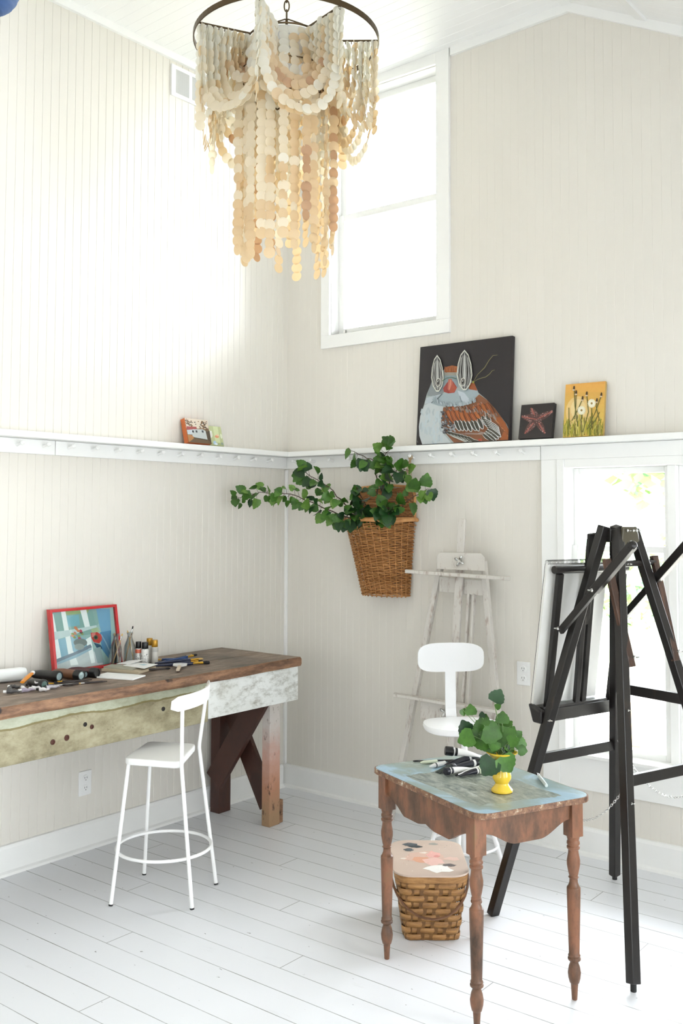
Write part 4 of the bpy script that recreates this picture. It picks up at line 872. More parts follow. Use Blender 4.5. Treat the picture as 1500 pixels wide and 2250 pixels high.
for k in range(32): mb._f([f_[k], f_[(k+1) % 32], g_[(k+1) % 32], g_[k]])
mb.build('backrest', M['white_stool'], ws, smooth=True)
mb = MB(); P_ = [SQ(.02, 0, .652), SQ(.12, 0, .650) - r0*.01, SQ(.185, 0, .665) - r0*.018, SQ(.196, 0, .72) - r0*.020, SQ(.186, 0, .95) - r0*.024]
for p_, q_ in zip(P_, P_[1:]): mb.bar(p_, q_, .052, .008, up=bd if abs((q_-p_).z) > .02 else (0, 0, 1))
mb.build('back_post', M['white_stool'], ws)
mb = MB(); mb.lathe([(.05, .640), (.05, .655), (.0, .655)], c0, 20); mb.cyl(c0 + Vector((0, 0, .09)), c0 + Vector((0, 0, .645)), .015, seg=16); mb.build('column', M['white_stool'], ws, smooth=True)
for k in range(4):
    a = math.radians(20+90*k); e = Vector((math.cos(a), math.sin(a), 0))
    mb = MB(); mb.tube([c0 + Vector((0, 0, .36)) + e*.012, c0 + e*.10 + Vector((0, 0, .30)), c0 + e*.19 + Vector((0, 0, .02)), c0 + e*.195 + Vector((0, 0, .0))], .011, 10); mb.build('leg', M['white_stool'], ws, smooth=True)
mb = MB(); mb.torus(c0 + Vector((0, 0, .14)), .155, .006, seg=40); mb.build('foot_ring', M['white_stool'], ws, smooth=True)

# ------------------------------------------------------------------ white easel
we = thing('studio_easel', 'whitewashed wooden easel leaning on the back wall behind the white swivel stool', 'easel', (1.24, -.17, 0))
def E(x, z, d=0.0): f = .165 - .085*z/1.64 + d; return Vector((x + .58*(f-.1), -f, z))
mb = MB(); mb.bar(E(.875, 0), E(1.205, 1.42), .030, .03, up=(0, 1, 0)); mb.build('leg', M['washed'], we, bevel=.002)
mb = MB(); mb.bar(E(1.605, 0), E(1.462, 1.42), .030, .03, up=(0, 1, 0)); mb.build('leg', M['washed'], we, bevel=.002)
mb = MB(); mb.cyl(E(1.60, .0), E(1.6, .02), .012, seg=10); mb.build('foot_cap', M['rubber'], we)
mb = MB(); mb.bar(E(1.245, .18, .03), E(1.335, 1.64, .03), .044, .018, up=(0, 1, 0)); mb.build('mast', M['washed'], we, bevel=.004)
mb = MB(); mb.bar(E(1.31, .3, .008), E(1.375, 1.25, .008), .014, .02, up=(0, 1, 0)); mb.bar(E(1.345, .3, .008), E(1.405, 1.25, .008), .014, .02, up=(0, 1, 0)); mb.build('slotted_rail', M['washed'], we, bevel=.002)
def plateE(x0, x1, z0, z1, d0, d1, ch=0.02):
    pts = [(x0, z0), (x1, z0), (x1, z1-ch), (x1-ch, z1), (x0+ch, z1), (x0, z1-ch)]; mb = MB(); mb.hexa([E(x, z, d0) for x, z in pts], [E(x, z, d1) for x, z in pts]); return mb
plateE(1.178, 1.47, 1.372, 1.462, .042, .062).build('top_clamp', M['washed'], we, bevel=.002)
mb = MB(); mb.hexa([E(.975, 1.346, .05), E(1.615, 1.332, .05), E(1.615, 1.332, .10), E(.975, 1.346, .10)], [E(.975, 1.364, .05), E(1.615, 1.350, .05), E(1.615, 1.350, .10), E(.975, 1.364, .10)]); mb.build('top_tray', M['washed'], we, bevel=.002)
mb = MB(); mb.hexa([E(1.19, 1.25, -.01), E(1.48, 1.24, -.01), E(1.48, 1.24, .012), E(1.19, 1.25, .012)], [E(1.19, 1.33, -.01), E(1.48, 1.32, -.01), E(1.48, 1.32, .012), E(1.19, 1.33, .012)]); mb.build('crossbar', M['washed'], we, bevel=.002)
mb = MB(); mb.hexa([E(.905, .683, .05), E(1.56, .672, .05), E(1.56, .672, .10), E(.905, .683, .10)], [E(.905, .698, .05), E(1.56, .687, .05), E(1.56, .687, .10), E(.905, .698, .10)]); mb.build('lower_tray', M['washed'], we, bevel=.002)
plateE(1.075, 1.545, .58, .672, .042, .062, .004).build('tray_clamp', M['washed'], we, bevel=.002)
mb = MB(); mb.hexa([E(.93, .25, -.01), E(1.58, .25, -.01), E(1.58, .25, .012), E(.93, .25, .012)], [E(.945, .31, -.01), E(1.57, .31, -.01), E(1.57, .31, .012), E(.945, .31, .012)]); mb.build('crossbar', M['washed'], we, bevel=.002)
for p in (E(1.325, 1.42, .062), E(1.235, .635, .062)):
    mb = MB(); mb.cyl(p, p - Vector((0, .018, 0)), .009, seg=12)
    for k in range(4):
        a = PI/4 + k*PI/2 + .3; e = Vector((math.cos(a), 0, math.sin(a))); mb.tube([p - Vector((0, .010, 0)), p - Vector((0, .016, 0)) + e*.022, p - Vector((0, .014, 0)) + e*.030], [.006, .008, .005], 8)
    mb.build('clamp_knob', M['metal'], we, smooth=True)
# ------------------------------------------------------------------ dark double easel
de = thing('double_easel', 'tall dark stained four-legged easel with adjustable arms, before the lower window', 'easel', (2.45, -.716, 0))
D = Vector((.934, -.358, 0)).normalized(); T = Vector((.318, .948, 0)).normalized()
LEG = {1: (Vector((1.98, -.931, 0)), Vector((2.425, -.790, 1.615))), 2: (Vector((2.215, -.229, .02)), Vector((2.447, -.722, 1.615))),
       3: (Vector((2.693, -1.204, .025)), Vector((2.476, -.775, 1.60))), 4: (Vector((2.928, -.502, .02)), Vector((2.505, -.690, 1.60)))}
def lg(i, z): a, c = LEG[i]; return a.lerp(c, (z-a.z)/(c.z-a.z))
dw = M['dark_wood']
for i, (a, c) in LEG.items():
    mb = MB(); mb.bar(a, c, .040, .036, up=D); mb.build('leg', dw, de, bevel=.003)
    if i > 1: mb = MB(); mb.cyl(Vector((a.x, a.y, 0)), a + Vector((0, 0, .004)), .011, seg=12); mb.build('foot', M['rubber'], de)
for p, q in ((lg(1, .655), lg(2, .655)), (lg(3, .67), lg(4, .67)), (lg(2, .92), lg(4, .92))):
    mb = MB(); mb.bar(p, q, .018, .042); mb.build('rung', dw, de, bevel=.002)
def bolt(p, n, s=1.0):
    p = Vector(p); n = Vector(n).normalized(); mb = MB(); mb.cyl(p, p + n*.006*s, .008*s, seg=10); mb.cyl(p, p + n*.022*s, .0025*s, seg=8)
    x, y, _ = basis(n); mb.tube([p + n*.010*s - x*.014*s + n*.008*s, p + n*.010*s, p + n*.018*s + x*.014*s], [.003*s, .004*s, .003*s], 6); mb.build('wing_nut', M['metal'], de, smooth=True)
cA = Vector((2.49, -.735, 1.575)); mb = MB(); mb.hexa([cA + T*-.055 + Vector((0, 0, -.045)) + D*.012, cA + T*.065 + Vector((0, 0, -.045)) + D*.012, cA + T*.065 + Vector((0, 0, -.045)) + D*.028, cA + T*-.055 + Vector((0, 0, -.045)) + D*.028], [cA + T*-.04 + Vector((0, 0, .038)) + D*.012, cA + T*.045 + Vector((0, 0, .038)) + D*.012, cA + T*.045 + Vector((0, 0, .038)) + D*.028, cA + T*-.04 + Vector((0, 0, .038)) + D*.028]); mb.build('top_plate', plain('backlit_olive_wood', '#4a4330', .4), de, bevel=.006)  # olive tint: backlight at the apex put into the wood colour
mb = MB(); mb.bar(cA + T*-.07 - D*.03, cA + T*.05 - D*.03, .03, .05); mb.build('top_block', dw, de, bevel=.003)
for k in (-.02, .015, .035): bolt(cA + T*k + Vector((0, 0, .022)) + D*.028, D, .8)
# pad holder on the window side
def dbar(name, p, q, w_, t_, up=D, bev=.002, m_=None): mb = MB(); mb.bar(p, q, w_, t_, up=up); return mb.build(name, m_ or dw, de, bevel=bev)
dbar('holder_stile', (2.280, -.898, 1.42), (2.170, -.802, .844), .030, .02); dbar('holder_stile', (2.396, -.533, 1.41), (2.288, -.44, .844), .030, .02)
mb = MB(); mb.tube([(2.270, -.930, 1.437), (2.405, -.515, 1.435)], .016, 12); mb.build('holder_bar', dw, de, smooth=True)
mb = MB(); mb.bar((2.362, -.765, 1.585), (2.290, -.690, 1.20), .044, .018, up=D); mb.build('mast', dw, de, bevel=.004)
for s_ in (-1, 1): dbar('slotted_mast', Vector((2.318, -.716, 1.35)) + T*.020*s_, Vector((2.232, -.623, .864)) + T*.020*s_, .026, .018)
dbar('tray', (2.168, -.842, .826), (2.300, -.405, .826), .022, .052, up=(0, 0, 1)); dbar('tray', (2.138, -.832, .856), (2.270, -.395, .856), .075, .012, up=(0, 0, 1))
mb = MB(); mb.hexa([(2.135, -.868, .800), (2.182, -.886, .800), (2.192, -.855, .800), (2.145, -.837, .800)], [(2.108, -.857, .874), (2.182, -.886, .852), (2.192, -.855, .852), (2.118, -.826, .874)]); mb.build('tray_end', dw, de, bevel=.008)
for s_, e_ in ((Vector((2.285, -.885, 1.200)), 0), (Vector((2.405, -.560, 1.228)), 1)):
    v_ = D*.382 + Vector((0, 0, .353)); a_ = s_; m_ = s_ + v_*.52; z_ = s_ + v_
    mb = MB(); mb.bar(a_ - v_*.04, m_, .018, .028, up=T.cross(v_)); mb.build('arm', dw, de, bevel=.002)
    mb = MB(); mb.bar(m_ - v_*.06, z_ - v_*.02, .030, .034, up=T.cross(v_)); mb.lathe([(.017, -.016), (.018, .006), (.012, .014), (0, .016)], z_ - v_*.02, 12, axis=v_); mb.build('arm_sleeve', M['dark_wood'], de, bevel=.003)
    bolt(m_ - v_*.05 + T*-.012, -T, .9)
    bolt(s_ - T*.02 - D*.005, -T, .8)
sl_ = [((2.468, -.872, 1.485), (2.572, -.888, 1.072)), ((2.560, -.608, 1.493), (2.655, -.636, 1.075))]
for p, q in sl_: dbar('hinged_slat', p, q, .034, .018, m_=M['lit_slat']); bolt(Vector(q) + D*.012 + Vector((0, 0, .04)), D, .9)
mb = MB(); mb.tube([Vector((2.482, -.855, 1.462)), Vector((2.565, -.600, 1.468))], .013, 10); mb.build('slat_bar', dw, de, smooth=True)
bolt((2.51, -.77, 1.463), D, .9); bolt((2.545, -.66, 1.466), D, .9)
for i, z_ in ((1, .82), (1, .56), (3, .60), (3, .92), (4, .86), (2, .96)): bolt(lg(i, z_) + D*.019 if i > 1 else lg(i, z_) + Vector((.62, -.78, 0))*.021, (.5, -.85, 0) if i == 1 else D, .6)
mb = MB()
for k in range(9): p = lg(1, .50 + k*.085) - T*.0 + Vector((.36, -.93, 0)).normalized()*.0205; mb.cyl(p, p + Vector((.36, -.93, 0))*.0015, .0042, seg=8)
mb.build('peg_hole', M['black'], de)
def chain(p, q, sag, n):
    mb = MB(); p = Vector(p); q = Vector(q); pts = [p.lerp(q, i/n) - Vector((0, 0, sag*4*(i/n)*(1-i/n))) for i in range(n+1)]
    for i in range(n):
        a_, b_ = pts[i], pts[i+1]; d = (b_-a_); L_ = d.length; x, y, d = basis(d); w_ = x if i % 2 else y
        mb.tube([(a_+b_)/2 + d*math.cos(k*PI/4)*L_*.62 + w_*math.sin(k*PI/4)*.0042 for k in range(8)], .0011, 5, closed=True)
    mb.build('safety_chain', M['metal'], de)
chain(lg(1, .62), lg(3, .66), .17, 62); chain(lg(2, .70), lg(4, .62), .16, 60)
# spiral pad
pd = thing('sketch_pad', 'large white spiral bound sketch pad standing on the dark easel', 'sketch pad', (2.2, -.66, .865))
o1, o2, o3, o4 = [Vector(v) - D*.030 for v in ((2.271, -.945, 1.462), (2.385, -.612, 1.460), (2.262, -.475, .866), (2.154, -.855, .866))]
mb = MB(); mb.hexa([o1, o2, o3, o4], [v - D*.012 for v in (o1, o2, o3, o4)]); mb.build('pages', plain('pad_board_white', '#eceae4', .6), pd)
mb = MB(); mb.hexa([v - D*.012 for v in (o1, o2, o3, o4)], [v - D*.015 for v in (o1, o2, o3, o4)]); mb.build('cover', plain('dark_pad_cover', '#3b3a38', .5), pd)
mb = MB()
for k in range(46): c = o1.lerp(o2, (k+.7)/47) - D*.007; mb.tube([c + D*math.cos(a)*.012 + Vector((0, 0, .004 + math.sin(a)*.010)) for a in [2*PI*j/8 for j in range(8)]], .0011, 4, closed=True)
mb.build('spiral_binding', M['black'], pd)

# ------------------------------------------------------------------ side table
TZ = .70; tc_ = (2.217, -1.463); TA = math.radians(-23.5)
tb = thing('side_table', 'small worn terracotta table with turned legs and a paint-smeared blue grey top', 'table', (*tc_, 0), TA)
def rrect(a, b_, r, n=5, cx=0, cy=0):
    out = []
    for sx, sy, a0 in ((1, 1, 0), (-1, 1, 90), (-1, -1, 180), (1, -1, 270)):
        for k in range(n): t_ = math.radians(a0 + 90*k/(n-1)); out.append((cx + sx*(a-r) + r*math.cos(t_), cy + sy*(b_-r) + r*math.sin(t_)))
    return out
mb = MB(); P_ = rrect(.350, .243, .05); Q_ = rrect(.346, .239, .05)
mb.hexa([(x, y, TZ-.0215) for x, y in Q_], [(x, y, TZ-.019) for x, y in P_]); mb.hexa([(x, y, TZ-.019) for x, y in P_], [(x, y, TZ-.001) for x, y in P_]); mb.build('top_edge', M['table_edge'], tb, world=False)
mb = MB(); mb.hexa([(x, y, TZ-.0012) for x, y in Q_], [(x, y, TZ) for x, y in Q_]); mb.build('tabletop', M['table_top'], tb, world=False)
lx, ly = .283, .205
prof = [(.0085, 0), (.0095, .003), (.013, .055), (.0165, .058), (.021, .075), (.0225, .092), (.019, .112), (.0145, .124), (.015, .130), (.022, .134), (.0225, .141), (.019, .144), (.0215, .149), (.018, .155), (.0195, .20), (.0235, .365), (.0235, .378), (.019, .383), (.0145, .395), (.014, .408), (.0185, .412), (.0145, .416), (.018, .43), (.0225, .455), (.0225, .47), (.018, .495), (.0175, .505), (.022, .510), (.0225, .517), (.0185, .520), (.0225, .526), (.022, .533), (.019, .537), (.022, .548), (.022, .56)]
for sx in (-1, 1):
    for sy in (-1, 1):
        mb = MB(); mb.lathe(prof, (sx*lx, sy*ly, 0), 20); mb.box((sx*lx-.024, sy*ly-.024, .552), (sx*lx+.024, sy*ly+.024, TZ-.0215)); mb.build('leg', M['terracotta'], tb, world=False, smooth=True, bevel=.0015)
def apron(fn, L_, mk):
    n = 40; mb = MB(); lo = []; hi = []
    for i in range(n+1):
        s_ = -L_ + 2*L_*i/n; zb_ = fn(s_/L_); lo.append((mk(s_, 0, zb_), mk(s_, .018, zb_))); hi.append((mk(s_, 0, TZ-.0215), mk(s_, .018, TZ-.0215)))
    for i in range(n):
        mb.poly([lo[i][0], lo[i+1][0], hi[i+1][0], hi[i][0]]); mb.poly([lo[i][1], hi[i][1], hi[i+1][1], lo[i+1][1]]); mb.poly([lo[i][0], lo[i][1], lo[i+1][1], lo[i+1][0]])
    bmesh.ops.remove_doubles(mb.bm, verts=mb.bm.verts, dist=1e-5); return mb
fl_ = lambda u: .612 - .050*min(1, (1-abs(u))*2.3)**1.5 + .012*max(0, 1-abs(u)*5)**1.2
fs_ = lambda u: .615 - .048*math.sin(min(1, (1-abs(u))*1.35)*PI/2)**2
for sy in (-1, 1): apron(fl_, lx-.022, lambda s_, d, z: (s_, sy*(ly+.012-d), z)).build('apron', M['terracotta'], tb, world=False)
for sx in (-1, 1): apron(fs_, ly-.022, lambda s_, d, z: (sx*(lx+.012-d), s_, z)).build('apron', M['terracotta'], tb, world=False)
# items on the table
bw = plain('white_paint_label', '#e4e2de', .4); blkt = plain('black_tube_body', '#20202a', .3)
def squeeze(label, p0, p1, r, body, band, capm, capf=.22, cap_first=True):
    """paint tube: round cap end at p0, flat crimp at p1"""
    p0 = Vector(p0); p1 = Vector(p1); o = thing('paint_tube', label, 'tube', tuple(p0.lerp(p1, .5))); d = p1-p0; L_ = d.length; x, y, dn = basis(d)
    mb = MB(); R_ = []
    for j in range(9):
        t_ = capf + (1-capf)*j/8; k = (t_-capf)/(1-capf); a_ = r*(.82 + .35*k); c_ = r*(.82*(1-k**1.6) + .08)
        R_.append([mb.bm.verts.new(p0 + d*t_ + x*a_*math.cos(q*PI/8) + y*(c_*math.sin(q*PI/8) - (r-c_)*.6*k)) for q in range(16)])
    for a_, b_ in zip(R_, R_[1:]):
        for q in range(16): mb._f([a_[q], b_[q], b_[(q+1) % 16], a_[(q+1) % 16]])
    mb._f(R_[0]); mb._f(R_[-1]); bo = mb.build('tube_body', body, o, smooth=True)
    mb = MB(); mb.lathe([(0, 0), (r*.9, 0), (r, .003), (r*1.02, L_*capf*.9), (r*.85, L_*capf)], p0, 20, axis=d); mb.build('cap', capm, o, smooth=True)
    mb = MB(); mb.lathe([(r*.86, L_*(capf+.03)), (r*.895, L_*(capf+.035)), (r*.90, L_*(capf+.09)), (r*.86, L_*(capf+.095))], p0, 20, axis=d); mb.build('label_band', band, bo, smooth=True)
z = TZ
squeeze('black capped white paint tube lying on top of the heap on the table', (2.005, -1.335, z+.050), (2.115, -1.235, z+.032), .0175, bw, M['black'], M['black'])
squeeze('white labelled black paint tube at the front of the heap on the table', (2.105, -1.492, z+.018), (2.150, -1.350, z+.014), .014, bw, blkt, blkt, .12)
squeeze('black paint tube lying at the back of the heap, under the topmost tube', (2.09, -1.235, z+.018), (2.035, -1.375, z+.016), .0165, blkt, bw, M['black'])
squeeze('black paint tube in the middle of the heap', (2.135, -1.270, z+.016), (2.075, -1.425, z+.016), .0145, blkt, bw, M['black'])
squeeze('black paint tube with a pale cap, nearest the yellow vase', (2.195, -1.370, z+.014), (2.150, -1.470, z+.012), .0125, blkt, bw, plain('pale_green_cap', '#dfe5c8', .4))
squeeze('crushed dark green paint tube between the white pen and the front tube', (2.085, -1.395, z+.014), (2.060, -1.475, z+.010), .013, plain('dark_green_tube', '#27332f', .4), blkt, blkt)
pens = thing('marker_pen', 'white pointed marker pen lying left of the paint tube heap', 'pen', (2.02, -1.41, z))
mb = MB(); mb.lathe([(0, 0), (.003, .003), (.0085, .028), (.0088, .03), (.0088, .085)], (2.002, -1.442, z+.0095), 14, axis=(.20, .98, 0)); mb.build('barrel', bw, pens, smooth=True)
mb = MB(); mb.lathe([(.0092, .031), (.0094, .032), (.0094, .035), (.0092, .036)], (2.002, -1.442, z+.0095), 14, axis=(.20, .98, 0)); mb.build('ring', M['black'], pens)
pens = thing('chalk_stick', 'pale green chalk stick behind the white marker pen', 'chalk', (1.96, -1.38, z)); mb = MB(); mb.lathe([(0, 0), (.003, .002), (.0065, .018), (.0068, .07), (.005, .073), (0, .074)], (1.935, -1.405, z+.007), 12, axis=(.55, .83, 0)); mb.build('stick', plain('pale_green_chalk', '#ccd0b8', .7), pens, smooth=True)
pens = thing('chalk_stick', 'pale grey chalk stick lying alone at the right of the table', 'chalk', (2.42, -1.34, z)); mb = MB(); mb.lathe([(0, 0), (.0055, .001), (.0062, .004), (.0062, .125), (.004, .13), (0, .131)], (2.462, -1.395, z+.0065), 12, axis=(-.62, .78, 0)); mb.build('stick', plain('grey_white_chalk', '#cdd6d4', .6), pens, smooth=True)
brush('thin black brush at the back left edge of the table top', (2.02, -1.265, z+.004), (1.895, -1.393, z+.004), .003, darkh, darkh, blk)
brush('short black charcoal pencil beside the pale green chalk', (1.975, -1.31, z+.004), (2.035, -1.30, z+.004), .003, darkh, darkh, blk, name='pencil')
brush('white handled brush leaning over the paint tubes towards the vase', (2.195, -1.345, z+.034), (2.140, -1.480, z+.006), .0035, bw, silver, blk, None, .14, .08)

# vase and its leaves
vx, vy = 2.366, -1.540
va = thing('vase', 'yellow glazed footed ceramic vase filled with green leaves, on the side table', 'vase', (vx, vy, TZ))
mb = MB(); mb.lathe([(.034, 0), (.037, .003), (.037, .009), (.031, .016), (.0235, .026), (.0225, .031), (.026, .036), (.032, .047), (.0325, .056), (.0295, .068), (.0275, .076), (.0285, .09), (.034, .112), (.045, .128), (.054, .134), (.055, .137), (.052, .138), (.040, .128), (.030, .112), (.024, .09), (0, .085)], (vx, vy, TZ), 36); mb.build('body', M['yellow'], va, smooth=True)
mb = MB(); mb.lathe([(.0355, 0), (.036, .0008), (.0, .0008)], (vx, vy, TZ), 30); mb.build('foot_ring', plain('unglazed_foot', '#5a4a2a', .7), va)
LN = 12
OUT = [(.0, .0), (.22, .10), (.42, .02), (.50, .20), (.56, .33), (.50, .44), (.50, .55), (.40, .65), (.37, .76), (.22, .84), (.12, .97), (.0, 1.04)]
def leaf(mb, base, tip, nrm, w=1.0, fold=.25, curl=.15):
    """serrated rounded leaf from stalk end to tip"""
    base = Vector(base); tip = Vector(tip); d = tip - base; L_ = d.length; d.normalize(); n = Vector(nrm); n = (n - d*n.dot(d)); 
    if n.length < 1e-4: n = d.orthogonal()
    n.normalize(); s_ = d.cross(n)
    mid = [base + d*L_*v_ - n*L_*curl*v_*v_ for _, v_ in OUT]
    mv = [mb.bm.verts.new(p) for p in mid]
    for sg in (-1, 1):
        ev = [None if u_ == 0 else mb.bm.verts.new(base + d*L_*v_ + s_*sg*u_*L_*w + n*L_*(abs(u_)*fold - curl*v_*v_)) for u_, v_ in OUT]
        for i in range(len(OUT)-1):
            q = [mv[i], mv[i+1]] + ([ev[i+1]] if ev[i+1] else []) + ([ev[i]] if ev[i] else [])
            if len(q) >= 3: mb._f(q if sg > 0 else q[::-1])
lr = random.Random(5)
toc = (CAM - Vector((vx, vy, .9))).normalized()
leafpts = [(850, 260, 118, 60), (405, 480, 90, 100), (280, 520, 60, -70), (320, 770, 130, 120), (330, 950, 140, 200), (540, 740, 95, 110), (640, 640, 90, 80), (760, 860, 165, -20), (560, 1000, 135, 190), (700, 1080, 110, 210), (790, 1070, 90, 250), (850, 740, 95, 70), (930, 610, 100, 90), (1030, 720, 80, 50), (1000, 900, 145, 260), (1110, 980, 100, 20), (1240, 1030, 100, -15), (1200, 870, 60, 40), (1050, 1080, 110, -40), (700, 1400, 160, 235), (990, 1350, 155, -60), (1260, 1140, 80, -10), (600, 560, 50, 95), (870, 1100, 95, 260), (860, 430, 50, 30), (940, 1000, 90, 80), (620, 880, 90, 140), (460, 860, 80, 170), (1080, 820, 80, 60), (880, 950, 110, 60), (980, 1120, 80, -50), (760, 1130, 70, 230)]
sprigs = [(0, 5), (5, 10), (10, 15), (15, 22), (22, 32)]
slab_ = ['sprig rising highest from the yellow vase', 'sprig with a big leaf at the left of the yellow vase', 'sprig in the centre of the yellow vase, largest bright leaf in front', 'sprig drooping over the rim of the yellow vase, two round leaves hanging down', 'sprig filling the back and right of the yellow vase']
groups = [[0, 24, 11, 12, 25], [1, 2, 3, 4, 27], [5, 6, 7, 22, 26, 29], [19, 20, 8, 9, 10, 23, 31], [13, 14, 15, 16, 17, 18, 21, 28, 30]]
for gi, (g_, lb) in enumerate(zip(groups, slab_)):
    sg = thing('leafy_sprig', 'green ' + lb, 'sprig', (vx, vy, TZ+.12)); ms = MB(); ml = MB()
    root = Vector((vx + lr.uniform(-.012, .012), vy + lr.uniform(-.012, .012), TZ+.11))
    for k in g_:
        x, y, r_, ang = leafpts[k]; depth = (.050 if k in (19, 20) else lr.uniform(-.035, .045)) + (.03 if k in (7, 8, 9) else 0)
        c = Vector((vx, vy, TZ)) + rt*((x-915)/4740) + Vector((0, 0, (1810-y)/4740)) + toc*depth; a_ = math.radians(ang)
        dr = rt*math.cos(a_) + Vector((0, 0, math.sin(a_))); R_ = r_/4740*1.0
        nn = (toc + rt*lr.uniform(-.5, .5) + Vector((0, 0, lr.uniform(-.1, .7)))).normalized()
        bs = c - dr*R_; ml.mi = lr.choice([0, 0, 0, 1, 2]); leaf(ml, bs, c + dr*R_, nn, 1.08, lr.uniform(.05, .3), lr.uniform(0, .2))
        md = root.lerp(bs, .55) + Vector((0, 0, .018)); ms.tube([root, md, bs + (c-bs)*.05], [.0018, .0014, .0009], 6)
    ms.build('stem', M['twig_green'], sg, smooth=True); ml.build('leaves', [M['leaf'], M['leaf2'] if gi == 0 else M['leaf'], M['leaf3']], sg, smooth=True, flip=False)

# ------------------------------------------------------------------ splint basket with painted lid under the table
BA = math.atan2(.61, .79); pk = thing('picnic_basket', 'woven splint hamper with a paint-blotched pale lid, under the side table', 'basket', (1.815, -1.165, 0), BA)
def rr_at(t_, a, b_, r):
    """point and outward normal on a rounded rectangle, t_ in 0..1"""
    segs = [('l', (a, -(b_-r)), (a, b_-r)), ('c', (a-r, b_-r), 0), ('l', (a-r, b_), (-(a-r), b_)), ('c', (-(a-r), b_-r), 90), ('l', (-a, b_-r), (-a, -(b_-r))), ('c', (-(a-r), -(b_-r)), 180), ('l', (-(a-r), -b_), (a-r, -b_)), ('c', (a-r, -(b_-r)), 270)]
    Ls = [2*(b_-r), PI*r/2, 2*(a-r), PI*r/2]*2; tot = sum(Ls); s_ = (t_ % 1)*tot
    for sg, l in zip(segs, Ls):
        if s_ <= l:
            k = s_/l
            if sg[0] == 'l': p = Vector(sg[1]).lerp(Vector(sg[2]), k); d = (Vector(sg[2])-Vector(sg[1])).normalized(); return p, Vector((d.y, -d.x))
            an = math.radians(sg[2] + 90*k); n = Vector((math.cos(an), math.sin(an))); return Vector(sg[1]) + n*r, n
        s_ -= l
    return Vector((a, 0)), Vector((1, 0))
def bsz(z): k = z/.25; return .108 + .034*k, .172 + .030*k, .03 + .03*k
NS = 22; rowsn = 9; rh = .0255
mb = MB(); mb.hexa([(*(rr_at(i/40, *[v - .006 for v in bsz(0)[:2]], .03)[0]), .001) for i in range(40)], [(*(rr_at(i/40, *[v - .006 for v in bsz(0)[:2]], .03)[0]), .008) for i in range(40)]); mb.build('base', M['splint'], pk, world=False)
mb = MB()
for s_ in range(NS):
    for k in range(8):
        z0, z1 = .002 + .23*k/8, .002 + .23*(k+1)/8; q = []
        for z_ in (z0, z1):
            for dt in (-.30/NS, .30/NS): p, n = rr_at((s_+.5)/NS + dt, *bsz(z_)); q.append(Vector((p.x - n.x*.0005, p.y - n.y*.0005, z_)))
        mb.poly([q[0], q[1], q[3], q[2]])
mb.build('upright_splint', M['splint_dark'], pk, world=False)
for r_ in range(rowsn):
    mb = MB(); N_ = NS*8; z0 = .002 + r_*rh; z1 = z0 + rh*.93; ring = []
    for i in range(N_):
        t_ = i/N_; ph = math.cos(t_*NS*PI + r_*PI); off = .0033*max(-1, min(1, ph*1.6)); col = []
        for z_, dd in ((z0, -.0008), ((z0+z1)/2, .0006), (z1, -.0008)):
            p, n = rr_at(t_, *bsz(z_)); col.append(mb.bm.verts.new((p.x + n.x*(off+dd), p.y + n.y*(off+dd), z_ + .0006*ph)))
        ring.append(col)
    for i in range(N_):
        a_, b_ = ring[i], ring[(i+1) % N_]; mb._f([a_[0], b_[0], b_[1], a_[1]]); mb._f([a_[1], b_[1], b_[2], a_[2]])
    o = mb.build('woven_band', M['splint'], pk, world=False, smooth=True, flip=False); so_ = o.modifiers.new('thickness', 'SOLIDIFY'); so_.thickness = .0016
mb = MB(); z0, z1 = .230, .254; lo = []; hi = []
for i in range(72): p, n = rr_at(i/72, *bsz(z0)); lo.append((p.x + n.x*.005, p.y + n.y*.005, z0)); p, n = rr_at(i/72, *bsz(z1)); hi.append((p.x + n.x*.004, p.y + n.y*.004, z1))
mb.hexa(lo, hi); mb.build('rim_band', M['splint'], pk, world=False, smooth=True)
lidm = plain('pink_beige_lid_paint', '#cdb8a8', .4, var=.08)
P_ = [rr_at(i/64, .150, .210, .075)[0] for i in range(64)]
mb = MB(); mb.hexa([(p.x, p.y, .2545) for p in P_], [(p.x, p.y, .262) for p in P_]); ld = mb.build('lid', lidm, pk, world=False, bevel=.002)
A = Art(MW[pk] @ Vector((-.150, -.210, .262)), (MW[pk].to_3x3() @ Vector((.30, 0, 0))), (MW[pk].to_3x3() @ Vector((0, .42, 0))), (0, 0, 1))
ar = random.Random(4)
def blob(cx, cy, rx, ry, c, j=.25, n=14): A.poly([(cx + rx*math.cos(2*PI*i/n)*(1+ar.uniform(-j, j)), cy + ry*math.sin(2*PI*i/n)*(1+ar.uniform(-j, j))) for i in range(n)], c)
blob(.45, .50, .30, .16, '#d8b9a8'); blob(.40, .42, .12, .08, '#dba587'); blob(.55, .38, .14, .10, '#eac4b8'); blob(.58, .56, .10, .10, '#e6b3a9'); blob(.60, .18, .18, .10, '#f1efe9'); blob(.62, .52, .04, .03, '#d8958c'); blob(.45, .62, .05, .02, '#efe6da')
blob(.28, .86, .10, .05, '#5c6266'); blob(.35, .80, .09, .035, '#3e4448'); blob(.25, .70, .07, .045, '#5a6064'); blob(.62, .88, .07, .03, '#a3a198'); blob(.75, .28, .09, .035, '#6e6663'); blob(.82, .45, .10, .05, '#e0c2b4'); blob(.16, .45, .04, .02, '#e8dfd4')
for i in range(30): blob(ar.uniform(.12, .88), ar.uniform(.1, .92), .006, .005, ar.choice(['#3f4346', '#efe8e0', '#c98f80']), n=7)
A.build('paint_blotches', pk)['kind'] = 'stuff'
